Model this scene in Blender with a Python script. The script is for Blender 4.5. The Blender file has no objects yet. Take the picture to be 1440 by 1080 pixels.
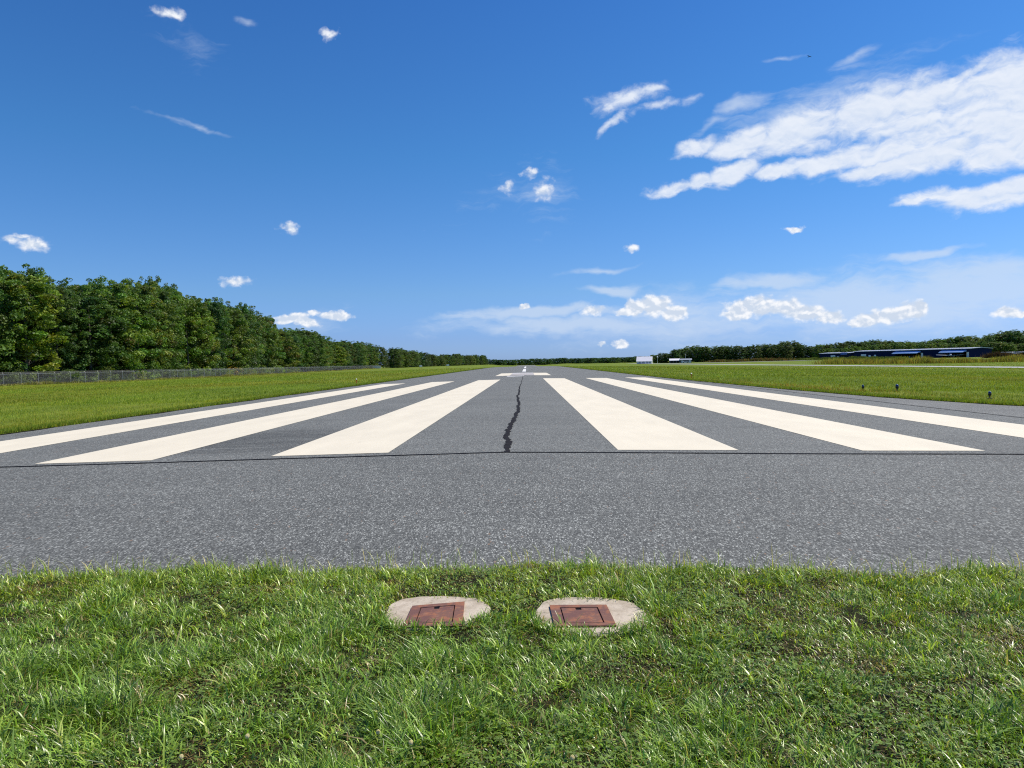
import bpy, bmesh, math, random
import numpy as np
from mathutils import Vector, Matrix
R = math.radians
random.seed(7)
rng = np.random.default_rng(11)
scene = bpy.context.scene
COL = scene.collection

# ------------------------------------------------------------------ camera
CAM_Z = 1.25
F = 1002.0                      # focal length in pixels of a 1440 wide frame
YAW, PITCH, ROLL = R(1.2), R(-1.70), R(0.97)
cam_d = bpy.data.cameras.new("camera")
cam_d.sensor_width = 36.0
cam_d.lens = 36.0 * F / 1440.0
cam_d.clip_start, cam_d.clip_end = 0.05, 20000
cam = bpy.data.objects.new("camera", cam_d)
COL.objects.link(cam)
M = Matrix.Rotation(YAW, 4, 'Z') @ Matrix.Rotation(R(90) + PITCH, 4, 'X') @ Matrix.Rotation(-ROLL, 4, 'Z')
cam.matrix_world = Matrix.Translation((0, 0, CAM_Z)) @ M
scene.camera = cam
M3 = M.to_3x3()

def ray(px, py):
    v = M3 @ Vector((px - 720.0, 540.0 - py, -F))
    return v.normalized()
def col_dir(px):
    """ground-plan slope X/Y of the photograph's column at the horizon"""
    r = ray(px, 510 - (px - 741) * 0.0169)
    return r.x / r.y
def z_at(px, py, Y):
    r = ray(px, py)
    return CAM_Z + r.z / r.y * Y

# ------------------------------------------------------------------ light
SUN_AZ, SUN_EL = R(70), R(52)     # azimuth from +Y (runway heading) towards +X
sd = Vector((math.sin(SUN_AZ) * math.cos(SUN_EL), math.cos(SUN_AZ) * math.cos(SUN_EL), math.sin(SUN_EL)))
sun_d = bpy.data.lights.new("sun", 'SUN')
sun_d.energy = 5.0
sun_d.angle = R(0.53)
sun_d.color = (1.0, 0.92, 0.80)
sun = bpy.data.objects.new("sun", sun_d)
COL.objects.link(sun)
sun.rotation_euler = sd.to_track_quat('Z', 'Y').to_euler()

scene.view_settings.view_transform = 'Standard'
scene.view_settings.look = 'None'
scene.view_settings.exposure = 0.0
scene.view_settings.gamma = 1.0
scene.cycles.max_bounces = 5
scene.cycles.diffuse_bounces = 2
scene.cycles.glossy_bounces = 2
scene.cycles.transmission_bounces = 3
scene.cycles.transparent_max_bounces = 12
scene.cycles.volume_bounces = 0
scene.cycles.use_denoising = False
scene.cycles.filter_width = 1.15

# ------------------------------------------------------------------ node helper
class NT:
    def __init__(s, tree):
        s.t = tree
        tree.nodes.clear()
    def n(s, typ, ins=None, **props):
        nd = s.t.nodes.new(typ)
        for k, v in props.items():
            setattr(nd, k, v)
        if ins:
            for k, v in ins.items():
                sock = nd.inputs[k]
                if isinstance(v, bpy.types.NodeSocket):
                    s.t.links.new(v, sock)
                else:
                    sock.default_value = v
        return nd
    def m(s, op, a, b=None, c=None, clamp=False):
        nd = s.t.nodes.new('ShaderNodeMath')
        nd.operation = op
        nd.use_clamp = clamp
        for i, v in enumerate((a, b, c)):
            if v is None: continue
            if isinstance(v, bpy.types.NodeSocket): s.t.links.new(v, nd.inputs[i])
            else: nd.inputs[i].default_value = v
        return nd.outputs[0]
    def ss(s, v, lo, hi, a=0.0, b=1.0):
        nd = s.n('ShaderNodeMapRange', {0: v, 1: lo, 2: hi, 3: a, 4: b}, interpolation_type='SMOOTHSTEP')
        return nd.outputs[0]
    def mix(s, f, a, b, blend='MIX'):
        nd = s.t.nodes.new('ShaderNodeMix')
        nd.data_type = 'RGBA'
        nd.blend_type = blend
        for sock, v in ((nd.inputs[0], f), (nd.inputs[6], a), (nd.inputs[7], b)):
            if isinstance(v, bpy.types.NodeSocket): s.t.links.new(v, sock)
            else: sock.default_value = v if not isinstance(v, tuple) or len(v) == 4 else (*v, 1)
        return nd.outputs[2]
    def noise(s, vec, scale, detail=4, rough=0.55, dist=0.0):
        return s.n('ShaderNodeTexNoise', {'Vector': vec, 'Scale': scale, 'Detail': detail, 'Roughness': rough, 'Distortion': dist}).outputs[0]
    def mapping(s, vec, loc=(0, 0, 0), rot=(0, 0, 0), scale=(1, 1, 1), typ='POINT'):
        return s.n('ShaderNodeMapping', {'Vector': vec, 'Location': loc, 'Rotation': rot, 'Scale': scale}, vector_type=typ).outputs[0]

# ------------------------------------------------------------------ sky
world = bpy.data.worlds.new("World")
scene.world = world
world.use_nodes = True
w = NT(world.node_tree)
SKY_STR = 0.105
sky = w.n('ShaderNodeTexSky', sky_type='NISHITA', sun_disc=False, sun_elevation=SUN_EL, sun_rotation=SUN_AZ,
          altitude=0.0, air_density=1.0, dust_density=0.35, ozone_density=2.2)
tc = w.n('ShaderNodeTexCoord').outputs['Generated']
sp = w.n('ShaderNodeSeparateXYZ', {0: tc})
DEG = 57.29578
az = w.m('MULTIPLY', w.m('ARCTAN2', sp.outputs[0], sp.outputs[1]), DEG)
el = w.m('MULTIPLY', w.m('ARCSINE', sp.outputs[2]), DEG)
ae = w.n('ShaderNodeCombineXYZ', {0: az, 1: el}).outputs[0]
# clear early-autumn air: deeper blue aloft, blue rather than yellow at the horizon
grade = w.n('ShaderNodeValToRGB', {0: w.m('DIVIDE', el, 50.0, clamp=True)})
for i, (p_, c_) in enumerate(((0, (.46, .74, 1.60)), (.04, (.44, .68, 1.40)), (.11, (.48, .75, 1.20)), (.32, (.34, .77, 1.20)), (.6, (.27, .69, 1.24)), (1.0, (.22, .62, 1.2)))):
    e = grade.color_ramp.elements[i] if i < 2 else grade.color_ramp.elements.new(p_)
    e.position = p_; e.color = (*c_, 1)
skyc = w.mix(1.0, sky.outputs[0], grade.outputs[0], 'MULTIPLY')

def azel(px, py):
    r = ray(px, py)
    return math.degrees(math.atan2(r.x, r.y)), math.degrees(math.asin(r.z))
def warped(amp, sc, det, rough, seed):
    nz = w.n('ShaderNodeTexNoise', {'Vector': w.mapping(ae, (seed, seed * .7, 0)), 'Scale': sc, 'Detail': det, 'Roughness': rough}).outputs['Color']
    off = w.n('ShaderNodeVectorMath', {0: nz, 1: (.5, .5, .5)}, operation='SUBTRACT').outputs[0]
    return w.n('ShaderNodeSeparateXYZ', {0: w.n('ShaderNodeVectorMath', {0: off, 1: (amp, amp * .6, 0), 2: ae}, operation='MULTIPLY_ADD').outputs[0]})
def ellipses(lst, wp):
    """smooth union of elliptical cloud cells given by their bearing and elevation"""
    out = None
    for e in lst:
        cx, cy, rx, ry = e[:4]
        rot = e[4] if len(e) > 4 else 0.0
        gain = e[5] if len(e) > 5 else 1.0
        a0, e0 = azel(cx, cy)
        a1 = azel(cx + 10, cy)[0]
        e1 = azel(cx, cy - 10)[1]
        sx = (a1 - a0) / 10 * rx
        sy = (e1 - e0) / 10 * ry
        # the running value rides along on the unused third axis (its scale makes it negligible), which keeps the shader small
        src = w.n('ShaderNodeCombineXYZ', {0: wp.outputs[0], 1: wp.outputs[1], 2: 0.0 if out is None else out}).outputs[0]
        v = w.mapping(src, (a0, e0, 0), (0, 0, R(rot)), (sx, sy, 1e5), 'TEXTURE')
        d = w.n('ShaderNodeVectorMath', {0: v}, operation='LENGTH').outputs['Value']
        f = w.m('MULTIPLY_ADD', d, -gain, gain)
        out = f if out is None else w.m('MAXIMUM', out, f)
    return out

cum = [(245,19,30,10,0,.38),(232,21,18,7,0,.34),(462,48,17,11,0,.38),(22,337,24,9,0,.48),(47,344,26,14,0,.55),(33,333,18,7,0,.45),(406,320,17,11,0,.5),(332,396,28,8,0,.5),
       (408,448,32,8,8),(430,453,26,9,-14),(470,444,30,7),(440,440,14,5,0,.7),
       (763,266,18,22,-25,.40),(746,243,13,9,0,.34),(714,262,15,11,0,.30),(889,348,15,7,0,.5),(738,430,9,5),
       (898,432,28,13),(920,430,34,19),(946,440,28,12),(888,438,24,9),(833,437,22,7,0,.7),
       (1042,434,32,15),(1070,430,34,19),(1102,432,36,17),(1132,440,36,15),(1166,445,26,12),(1036,442,28,10),
       (1222,450,34,12,10),(1250,443,32,15),(1278,438,28,16),(1294,431,15,11),(1205,455,20,8),
       (1418,438,27,11),(1436,441,14,7),(874,483,14,7),(850,485,11,4,0,.6),(1118,323,18,4,0,.6)]
big = [(885,137,62,16,8,.62),(905,130,32,11,0,.6),(862,170,26,9,32,.5),(935,150,50,9,8,.4),(855,150,30,9,30,.4),
       (985,207,50,15,14),(1045,200,60,22,10),(1130,182,110,38,10),(1210,158,110,38,14),(1290,150,130,50,14),(1400,130,140,60,14),
       (1250,200,190,28,6),(1400,205,150,38,2),(1330,120,80,16,22),(1330,215,140,34,6),(1240,232,90,16,6),(1420,170,90,50,6),(945,265,46,13,0),(985,258,40,14,10),(1030,244,44,20,18),(1090,240,40,14,8),(1160,222,80,20,6),
       (1360,275,120,17,3),(1420,262,90,20,5),(1300,288,62,9,5,.9),(1400,278,110,22,4)]
veil = [(1045,152,46,16,20,.8),(1000,180,60,12,8,.6),(865,408,62,11,0,1.1),(850,378,85,7,4,.8),(1075,402,105,12,2,1.0),(1300,355,70,9,5,1.0),(1330,395,200,34,4,.9),
        (1400,380,120,30,4,.9),(1260,425,340,66,0,1.1),(1380,400,180,40,5,1.2),(1100,395,90,16,2,1.0),(760,442,185,11,2,1.1),(800,458,240,16,0,1.0),(980,450,260,50,0,.7),(290,170,60,4.5,-9,.45),(240,158,60,4,-9,.3),
        (1095,76,34,6,0,.6),(1205,82,44,8,20,.6),(715,262,60,26,20,.2),(760,262,45,40,0,.2),(420,450,70,16,0,.4),(1120,150,200,30,14,.5),(350,44,22,8,0,.6),
        (270,60,40,20,-30,.12),(1418,440,34,12,0,.8)]
# billowy noise for the puffs, streaked noise for the high sheet
warp = w.n('ShaderNodeTexNoise', {'Vector': ae, 'Scale': 0.5, 'Detail': 3}).outputs['Color']
aw = w.n('ShaderNodeVectorMath', {0: ae, 1: w.n('ShaderNodeVectorMath', {0: warp, 3: 1.6}, operation='SCALE').outputs[0]}, operation='ADD').outputs[0]
n1 = w.noise(w.mapping(ae, scale=(1, 1.25, 1)), 1.15, 7, 0.52, 0.2)
n1b = w.noise(w.mapping(ae, loc=(0.16, 0.30, 0), scale=(1, 1.25, 1)), 1.15, 7, 0.52, 0.2)
n2 = w.noise(w.mapping(aw, rot=(0, 0, R(-12)), scale=(0.5, 1.2, 1)), 0.75, 9, 0.56, 0.3)
n2b = w.noise(w.mapping(aw, loc=(0.1, 0.35, 0), rot=(0, 0, R(-12)), scale=(0.5, 1.2, 1)), 0.75, 9, 0.56, 0.3)
n3 = w.noise(w.mapping(aw, rot=(0, 0, R(-6)), scale=(0.22, 1.5, 1)), 0.7, 8, 0.6)
fc = ellipses(cum, warped(1.5, .9, 5, .55, 3.1)); fb = ellipses(big, warped(4.5, .24, 6, .56, 8.3)); fv = ellipses(veil, warped(5.0, .2, 4, .5, 1.7))
fc2 = w.m('MINIMUM', w.m('MULTIPLY', fc, 2.2), 1.25)
ac = w.ss(w.m('ADD', fc2, w.m('MULTIPLY_ADD', n1, 2.0, -1.0)), 0.0, 1.05)
fb2 = w.m('MINIMUM', w.m('MULTIPLY', fb, 1.9), 1.1)
ab = w.ss(w.m('ADD', fb2, w.m('MULTIPLY_ADD', n2, 2.2, -1.1)), -0.05, 1.25)
ab = w.m('MULTIPLY', ab, 0.93)
av = w.m('MULTIPLY', w.ss(w.m('ADD', fv, w.m('MULTIPLY_ADD', n3, 1.3, -0.65)), -0.05, 0.85), 0.62)
shc = w.ss(w.m('ADD', w.m('MULTIPLY', w.m('SUBTRACT', n1, n1b), 3.2), w.m('MULTIPLY', w.m('SUBTRACT', 0.5, fc), 0.35)), -0.30, 0.55)
shb = w.ss(w.m('SUBTRACT', n2, n2b), -0.45, 0.30)
K = 1 / SKY_STR
def cc(r, g, b): return (r * K, g * K, b * K, 1)
c = w.mix(av, skyc, cc(.66, .76, .90))
c = w.mix(ab, c, w.mix(shb, cc(.64, .74, .90), cc(.88, .92, .99)))
c = w.mix(ac, c, w.mix(shc, cc(.62, .71, .85), cc(.94, .96, 1.0)))
bg = w.n('ShaderNodeBackground', {'Color': c, 'Strength': SKY_STR})
w.n('ShaderNodeOutputWorld', {0: bg.outputs[0]})

# ------------------------------------------------------------------ materials
def mat(name, col=(.5, .5, .5), rough=0.6, metal=0.0, spec=0.5, var=0.0, vscale=3.0, bump=0.0):
    m_ = bpy.data.materials.new(name)
    m_.use_nodes = True
    t = NT(m_.node_tree)
    pos = t.n('ShaderNodeTexCoord').outputs['Object']
    colr = (*col, 1)
    p = t.n('ShaderNodeBsdfPrincipled', {'Base Color': colr, 'Roughness': rough, 'Metallic': metal, 'Specular IOR Level': spec})
    if var > 0:
        n = t.noise(pos, vscale, 6, .6)
        k = t.n('ShaderNodeMapRange', {0: n, 1: .3, 2: .7, 3: 1 - var, 4: 1 + var}).outputs[0]
        c_ = t.n('ShaderNodeVectorMath', {0: colr[:3], 3: k}, operation='SCALE').outputs[0]
        t.t.links.new(c_, p.inputs['Base Color'])
        if bump:
            b = t.n('ShaderNodeBump', {'Strength': bump, 'Distance': 0.01, 'Height': n})
            t.t.links.new(b.outputs[0], p.inputs['Normal'])
    t.n('ShaderNodeOutputMaterial', {0: p.outputs[0]})
    return m_

def mat_asphalt(name, base, fleck, cell, patches=True, tread=False):
    m_ = bpy.data.materials.new(name)
    m_.use_nodes = True
    t = NT(m_.node_tree)
    pos = t.n('ShaderNodeTexCoord').outputs['Object']
    gr = t.mapping(pos, scale=(1.1, .36, 1))
    v = t.n('ShaderNodeTexVoronoi', {'Vector': gr, 'Scale': cell}, feature='F1')
    rnd = t.n('ShaderNodeSeparateColor', {0: v.outputs['Color']})
    v2 = t.n('ShaderNodeTexVoronoi', {'Vector': gr, 'Scale': cell * 0.55}, feature='F1')
    rnd2 = t.n('ShaderNodeSeparateColor', {0: v2.outputs['Color']})
    ramp = t.n('ShaderNodeValToRGB', {0: rnd.outputs[0]})
    cr = ramp.color_ramp
    b = np.array(base)
    stops = [(0, b * .42), (.35, b * .72), (.68, b * 1.05), (.86, b * 1.35), (1.0, b * fleck)]
    cr.elements[0].position, cr.elements[0].color = 0, (*stops[0][1], 1)
    cr.elements[1].position, cr.elements[1].color = 1, (*stops[-1][1], 1)
    for p_, c_ in stops[1:-1]:
        e = cr.elements.new(p_); e.color = (*c_, 1)
    c = ramp.outputs[0]
    big_f = t.ss(rnd2.outputs[1], .93, .97)
    c = t.mix(t.m('MULTIPLY', big_f, .22), c, tuple(b * (fleck + .6)))
    tan = t.ss(rnd2.outputs[2], .992, .998)
    c = t.mix(t.m('MULTIPLY', tan, .6), c, (.34, .22, .14))
    n1 = t.noise(pos, 0.35, 5, .6)
    n2 = t.noise(t.mapping(pos, scale=(.25, 2.2, 1)), .8, 5, .6)
    k = t.m('ADD', t.n('ShaderNodeMapRange', {0: n1, 1: .3, 2: .7, 3: .90, 4: 1.08}).outputs[0],
            t.n('ShaderNodeMapRange', {0: n2, 1: .3, 2: .7, 3: -.07, 4: .07}).outputs[0])
    if tread:   # rubbed dark sweep marks between two of the painted bars
        sx = t.n('ShaderNodeSeparateXYZ', {0: pos})
        mk = t.n('ShaderNodeVectorMath', {0: t.mapping(pos, (-4.7, 12.6, 0), (0, 0, R(8)), (2.2, 2.4, 1), 'TEXTURE')}, operation='LENGTH').outputs['Value']
        mk = t.ss(mk, 1.15, .5)
        st = t.noise(t.mapping(pos, rot=(0, 0, R(-5)), scale=(.35, 9, 1)), 1.3, 4, .6)
        k = t.m('SUBTRACT', k, t.m('MULTIPLY', mk, t.ss(st, .36, .60, 0.06, .40)))
    c = t.n('ShaderNodeVectorMath', {0: c, 3: k}, operation='SCALE').outputs[0]
    # dull rust coloured smudges
    rs = t.ss(t.noise(pos, 2.3, 3, .5), .74, .80)
    c = t.mix(t.m('MULTIPLY', rs, .45), c, (.20, .13, .09))
    bmp = t.n('ShaderNodeBump', {'Strength': .55, 'Distance': .004, 'Height': t.m('SUBTRACT', 1.0, v.outputs['Distance'])})
    p = t.n('ShaderNodeBsdfPrincipled', {'Base Color': c, 'Roughness': .85, 'Specular IOR Level': .25, 'Normal': bmp.outputs[0]})
    t.n('ShaderNodeOutputMaterial', {0: p.outputs[0]})
    return m_

def mat_paint(name, col):
    m_ = bpy.data.materials.new(name)
    m_.use_nodes = True
    t = NT(m_.node_tree)
    pos = t.n('ShaderNodeTexCoord').outputs['Object']
    n = t.noise(t.mapping(pos, scale=(1, .35, 1)), 1.6, 6, .6)
    k = t.n('ShaderNodeMapRange', {0: n, 1: .25, 2: .75, 3: .90, 4: 1.04}).outputs[0]
    c = t.n('ShaderNodeVectorMath', {0: col, 3: k}, operation='SCALE').outputs[0]
    # hairline scuffs
    sc = t.noise(t.mapping(pos, rot=(0, 0, R(25)), scale=(6, .8, 1)), 1.1, 6, .7)
    c = t.mix(t.m('MULTIPLY', t.ss(sc, .60, .72), .22), c, (.42, .39, .34))
    v = t.n('ShaderNodeTexVoronoi', {'Vector': pos, 'Scale': 120.0})
    c = t.mix(t.m('MULTIPLY', t.ss(t.n('ShaderNodeSeparateColor', {0: v.outputs['Color']}).outputs[0], .90, .95), .12), c, (.40, .38, .35))
    b = t.n('ShaderNodeBump', {'Strength': .25, 'Distance': .003, 'Height': v.outputs['Distance']})
    p = t.n('ShaderNodeBsdfPrincipled', {'Base Color': c, 'Roughness': .7, 'Specular IOR Level': .3, 'Normal': b.outputs[0]})
    t.n('ShaderNodeOutputMaterial', {0: p.outputs[0]})
    return m_

def mat_leaf(name, trans=.35, rough=.5, spec=.3, tint=(1, 1, 1), objvar=0.0):
    """foliage: albedo from the mesh's own leaf colours"""
    m_ = bpy.data.materials.new(name)
    m_.use_nodes = True
    t = NT(m_.node_tree)
    a = t.n('ShaderNodeVertexColor', layer_name='Col').outputs[0]
    c = t.mix(1.0, a, tint, 'MULTIPLY')
    if objvar:
        oi = t.n('ShaderNodeObjectInfo')
        c = t.mix(1.0, c, oi.outputs['Color'], 'MULTIPLY')
    p = t.n('ShaderNodeBsdfPrincipled', {'Base Color': c, 'Roughness': rough, 'Specular IOR Level': spec})
    ct = t.mix(1.0, c, (1.25, 1.25, .55), 'MULTIPLY')
    tr = t.n('ShaderNodeBsdfTranslucent', {'Color': ct})
    mx = t.n('ShaderNodeMixShader', {0: trans, 1: p.outputs[0], 2: tr.outputs[0]})
    t.n('ShaderNodeOutputMaterial', {0: mx.outputs[0]})
    return m_

def mat_field():
    m_ = bpy.data.materials.new("mown_grass")
    m_.use_nodes = True
    t = NT(m_.node_tree)
    pos = t.n('ShaderNodeTexCoord').outputs['Object']
    n1 = t.noise(t.mapping(pos, scale=(1, .45, 1)), .06, 6, .62)
    n2 = t.noise(t.mapping(pos, scale=(1, .6, 1)), .5, 6, .65)
    n3 = t.noise(pos, 6.0, 5, .7)
    c = t.mix(t.ss(n1, .36, .64), (.145, .205, .020), (.215, .245, .030))
    c = t.mix(t.ss(n2, .42, .70), c, (.150, .230, .022))
    br = t.ss(t.noise(t.mapping(pos, loc=(3, 9, 0), scale=(1, .35, 1)), .13, 5, .6), .60, .72)
    c = t.mix(t.m('MULTIPLY', br, .5), c, (.17, .13, .035))
    mow = t.noise(t.mapping(pos, scale=(1, .02, 1)), .42, 3, .5)
    c = t.mix(t.ss(mow, .44, .62, 0, .55), c, (.105, .155, .020))
    k = t.n('ShaderNodeMapRange', {0: n3, 1: .3, 2: .7, 3: .62, 4: 1.30}).outputs[0]
    c = t.n('ShaderNodeVectorMath', {0: c, 3: k}, operation='SCALE').outputs[0]
    b = t.n('ShaderNodeBump', {'Strength': 1.0, 'Distance': .06, 'Height': n3})
    p = t.n('ShaderNodeBsdfPrincipled', {'Base Color': c, 'Roughness': .95, 'Specular IOR Level': .1, 'Normal': b.outputs[0]})
    t.n('ShaderNodeOutputMaterial', {0: p.outputs[0]})
    return m_

def mat_wire():
    m_ = bpy.data.materials.new("chain_link_wire")
    m_.use_nodes = True
    t = NT(m_.node_tree)
    uv = t.n('ShaderNodeTexCoord').outputs['UV']
    s_ = t.n('ShaderNodeSeparateXYZ', {0: uv})
    pit = 0.058
    def wires(sign):
        a = t.m('ADD', s_.outputs[0], t.m('MULTIPLY', s_.outputs[1], sign))
        f = t.m('FRACT', t.m('DIVIDE', a, pit))
        return t.m('LESS_THAN', t.m('ABSOLUTE', t.m('SUBTRACT', f, .5)), .055)
    k = t.m('MAXIMUM', wires(1.0), wires(-1.0))
    p = t.n('ShaderNodeBsdfPrincipled', {'Base Color': (.20, .20, .20, 1), 'Roughness': .7, 'Metallic': .2})
    tr = t.n('ShaderNodeBsdfTransparent')
    mx = t.n('ShaderNodeMixShader', {0: k, 1: tr.outputs[0], 2: p.outputs[0]})
    t.n('ShaderNodeOutputMaterial', {0: mx.outputs[0]})
    return m_

def mat_rust():
    m_ = bpy.data.materials.new("rusted_iron")
    m_.use_nodes = True
    t = NT(m_.node_tree)
    pos = t.n('ShaderNodeTexCoord').outputs['Object']
    n1 = t.noise(pos, 9, 8, .65)
    n2 = t.noise(pos, 160, 4, .7)
    c = t.mix(t.ss(n1, .42, .58), (.170, .080, .062), (.33, .135, .068))
    c = t.mix(t.m('MULTIPLY', t.ss(t.noise(pos, 14, 3, .5), .5, .62), .6), c, (.12, .075, .068))
    c = t.mix(t.m('MULTIPLY', t.ss(n2, .5, .7), .5), c, (.15, .075, .065))
    c = t.mix(t.m('MULTIPLY', t.ss(t.noise(pos, 30, 4, .6), .58, .7), .4), c, (.42, .22, .12))
    b = t.n('ShaderNodeBump', {'Strength': .5, 'Distance': .002, 'Height': n2})
    p = t.n('ShaderNodeBsdfPrincipled', {'Base Color': c, 'Roughness': .75, 'Specular IOR Level': .3, 'Normal': b.outputs[0]})
    t.n('ShaderNodeOutputMaterial', {0: p.outputs[0]})
    return m_

def mat_concrete():
    m_ = bpy.data.materials.new("worn_concrete")
    m_.use_nodes = True
    t = NT(m_.node_tree)
    pos = t.n('ShaderNodeTexCoord').outputs['Object']
    n1 = t.noise(pos, 7, 8, .65)
    v = t.n('ShaderNodeTexVoronoi', {'Vector': pos, 'Scale': 110.0})
    rn = t.n('ShaderNodeSeparateColor', {0: v.outputs['Color']}).outputs[0]
    c = t.mix(t.ss(n1, .35, .65), (.42, .35, .255), (.58, .50, .385))
    c = t.mix(t.m('MULTIPLY', t.ss(rn, .8, .9), .4), c, (.34, .28, .21))
    c = t.mix(t.m('MULTIPLY', t.ss(t.noise(pos, 22, 5, .6), .6, .75), .6), c, (.27, .20, .13))
    b = t.n('ShaderNodeBump', {'Strength': .6, 'Distance': .004, 'Height': t.noise(pos, 60, 5, .7)})
    p = t.n('ShaderNodeBsdfPrincipled', {'Base Color': c, 'Roughness': .9, 'Specular IOR Level': .2, 'Normal': b.outputs[0]})
    t.n('ShaderNodeOutputMaterial', {0: p.outputs[0]})
    return m_

MT = dict(
    runway=mat_asphalt("runway_asphalt", (.174, .179, .161), 2.2, 120, tread=True),
    pad=mat_asphalt("coarse_asphalt", (.152, .156, .140), 3.2, 132),
    shoulder=mat_asphalt("shoulder_asphalt", (.190, .192, .172), 2.2, 100),
    taxi=mat("taxiway_pavement", (.42, .42, .40), .9, var=.08, vscale=.4),
    paint=mat_paint("cream_marking_paint", (.80, .725, .545)),
    paint_old=mat_paint("worn_marking_paint", (.44, .41, .37)),
    paint_white=mat_paint("white_marking_paint", (.84, .83, .80)),
    tar=mat("black_tar", (.008, .007, .007), .8, spec=.1, var=.3, vscale=8),
    tar_crack=mat("crack_filler", (.022, .020, .020), .9, spec=.08, var=.45, vscale=14, bump=.4),
    field=mat_field(),
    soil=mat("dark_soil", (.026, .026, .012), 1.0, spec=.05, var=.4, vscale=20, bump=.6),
    blade=mat_leaf("grass_blade", .30, .36, .7, tint=(2.95, 2.55, 1.60)),
    blade_far=mat_leaf("field_grass_blade", .38, .6, .25, tint=(2.05, 1.78, 1.15)),
    leaf=mat_leaf("tree_leaf", .34, .5, .35, tint=(2.1, 1.95, 1.6), objvar=1),
    weed=mat_leaf("weed_leaf", .35, .7, .15, tint=(1.75, 1.62, 1.4)),
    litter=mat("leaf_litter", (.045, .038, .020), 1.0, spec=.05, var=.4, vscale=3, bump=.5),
    bark=mat("grey_bark", (.10, .085, .07), .9, var=.35, vscale=4, bump=.5),
    wire=mat_wire(), galv=mat("galvanised_steel", (.42, .43, .43), .5, .5, var=.1),
    rust=mat_rust(), rustdark=mat("dark_gap", (.010, .007, .006), .9),
    conc=mat_concrete(),
    navy=mat("navy_sheet_metal", (.006, .014, .060), .8, spec=.12, var=.12, vscale=.3),
    navy_lit=mat("lit_blue_door_metal", (.30, .45, .78), .45, var=.08, vscale=.5),  # raised doors: their lit brightness is put into the base colour
    blue_mid=mat("mid_blue_sheet_metal", (.10, .17, .50), .5, var=.08, vscale=.5),
    roofw=mat("pale_roof_metal", (.80, .79, .80), .45, var=.06, vscale=.4),
    whitep=mat("white_painted_metal", (.90, .87, .86), .4, var=.05, vscale=.6),
    interior=mat("dark_interior", (.012, .012, .014), .9),
    wallw=mat("white_barn_wall", (.72, .73, .74), .6, var=.08, vscale=.4),
    grey=mat("grey_barn_wall", (.30, .32, .36), .6, var=.1, vscale=.5),
    slate=mat("slate_grey_siding", (.10, .11, .16), .7, var=.15, vscale=.6),
    glass=mat("dark_window_glass", (.02, .03, .05), .1, spec=.8),
    plane=mat("white_aircraft_paint", (.75, .75, .78), .25, spec=.6, var=.03),
    rubber=mat("black_rubber", (.015, .015, .015), .7),
    blue_lens=mat("blue_lens_glass", (.006, .014, .09), .10, spec=.8),
    clear_lens=mat("clear_lens_glass", (.75, .78, .60), .2, spec=.8),
    fixture=mat("dark_fixture_metal", (.02, .025, .035), .4, .3),
    chrome=mat("bright_metal_cap", (.75, .77, .78), .25, .6),
    orange=mat("orange_housing", (.62, .12, .02), .5),
    bird=mat("dark_feathers", (.012, .012, .016), .8),
    machine=mat("dark_red_machinery", (.09, .045, .05), .6, var=.3, vscale=1),
    petal=mat_leaf("clover_blossom", .45, .8, .1, tint=(.9, .82, .62)),
)

# ------------------------------------------------------------------ mesh helpers
def tag(o, label=None, cat=None, group=None, kind=None):
    if label: o['label'] = label
    if cat: o['category'] = cat
    if group: o['group'] = group
    if kind: o['kind'] = kind
    return o
def link_mesh(name, me, material, parent=None, smooth=False):
    if material is not None:
        me.materials.append(MT[material] if isinstance(material, str) else material)
    if smooth:
        me.polygons.foreach_set('use_smooth', [True] * len(me.polygons))
    o = bpy.data.objects.new(name, me)
    COL.objects.link(o)
    if parent is not None: o.parent = parent
    return o
def from_np(name, verts, faces_flat, sizes, colors=None):
    me = bpy.data.meshes.new(name)
    verts = np.asarray(verts, dtype=np.float32)
    faces_flat = np.asarray(faces_flat, dtype=np.int32)
    sizes = np.asarray(sizes, dtype=np.int32)
    me.vertices.add(len(verts)); me.vertices.foreach_set('co', verts.ravel())
    me.loops.add(len(faces_flat)); me.loops.foreach_set('vertex_index', faces_flat)
    me.polygons.add(len(sizes))
    starts = np.concatenate(([0], np.cumsum(sizes)[:-1])).astype(np.int32)
    me.polygons.foreach_set('loop_start', starts)
    me.update(calc_edges=True)
    if colors is not None:
        a = me.color_attributes.new('Col', 'FLOAT_COLOR', 'POINT')
        cc_ = np.ones((len(verts), 4), dtype=np.float32); cc_[:, :3] = colors
        a.data.foreach_set('color', cc_.ravel())
    me.validate()
    return me
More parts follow.
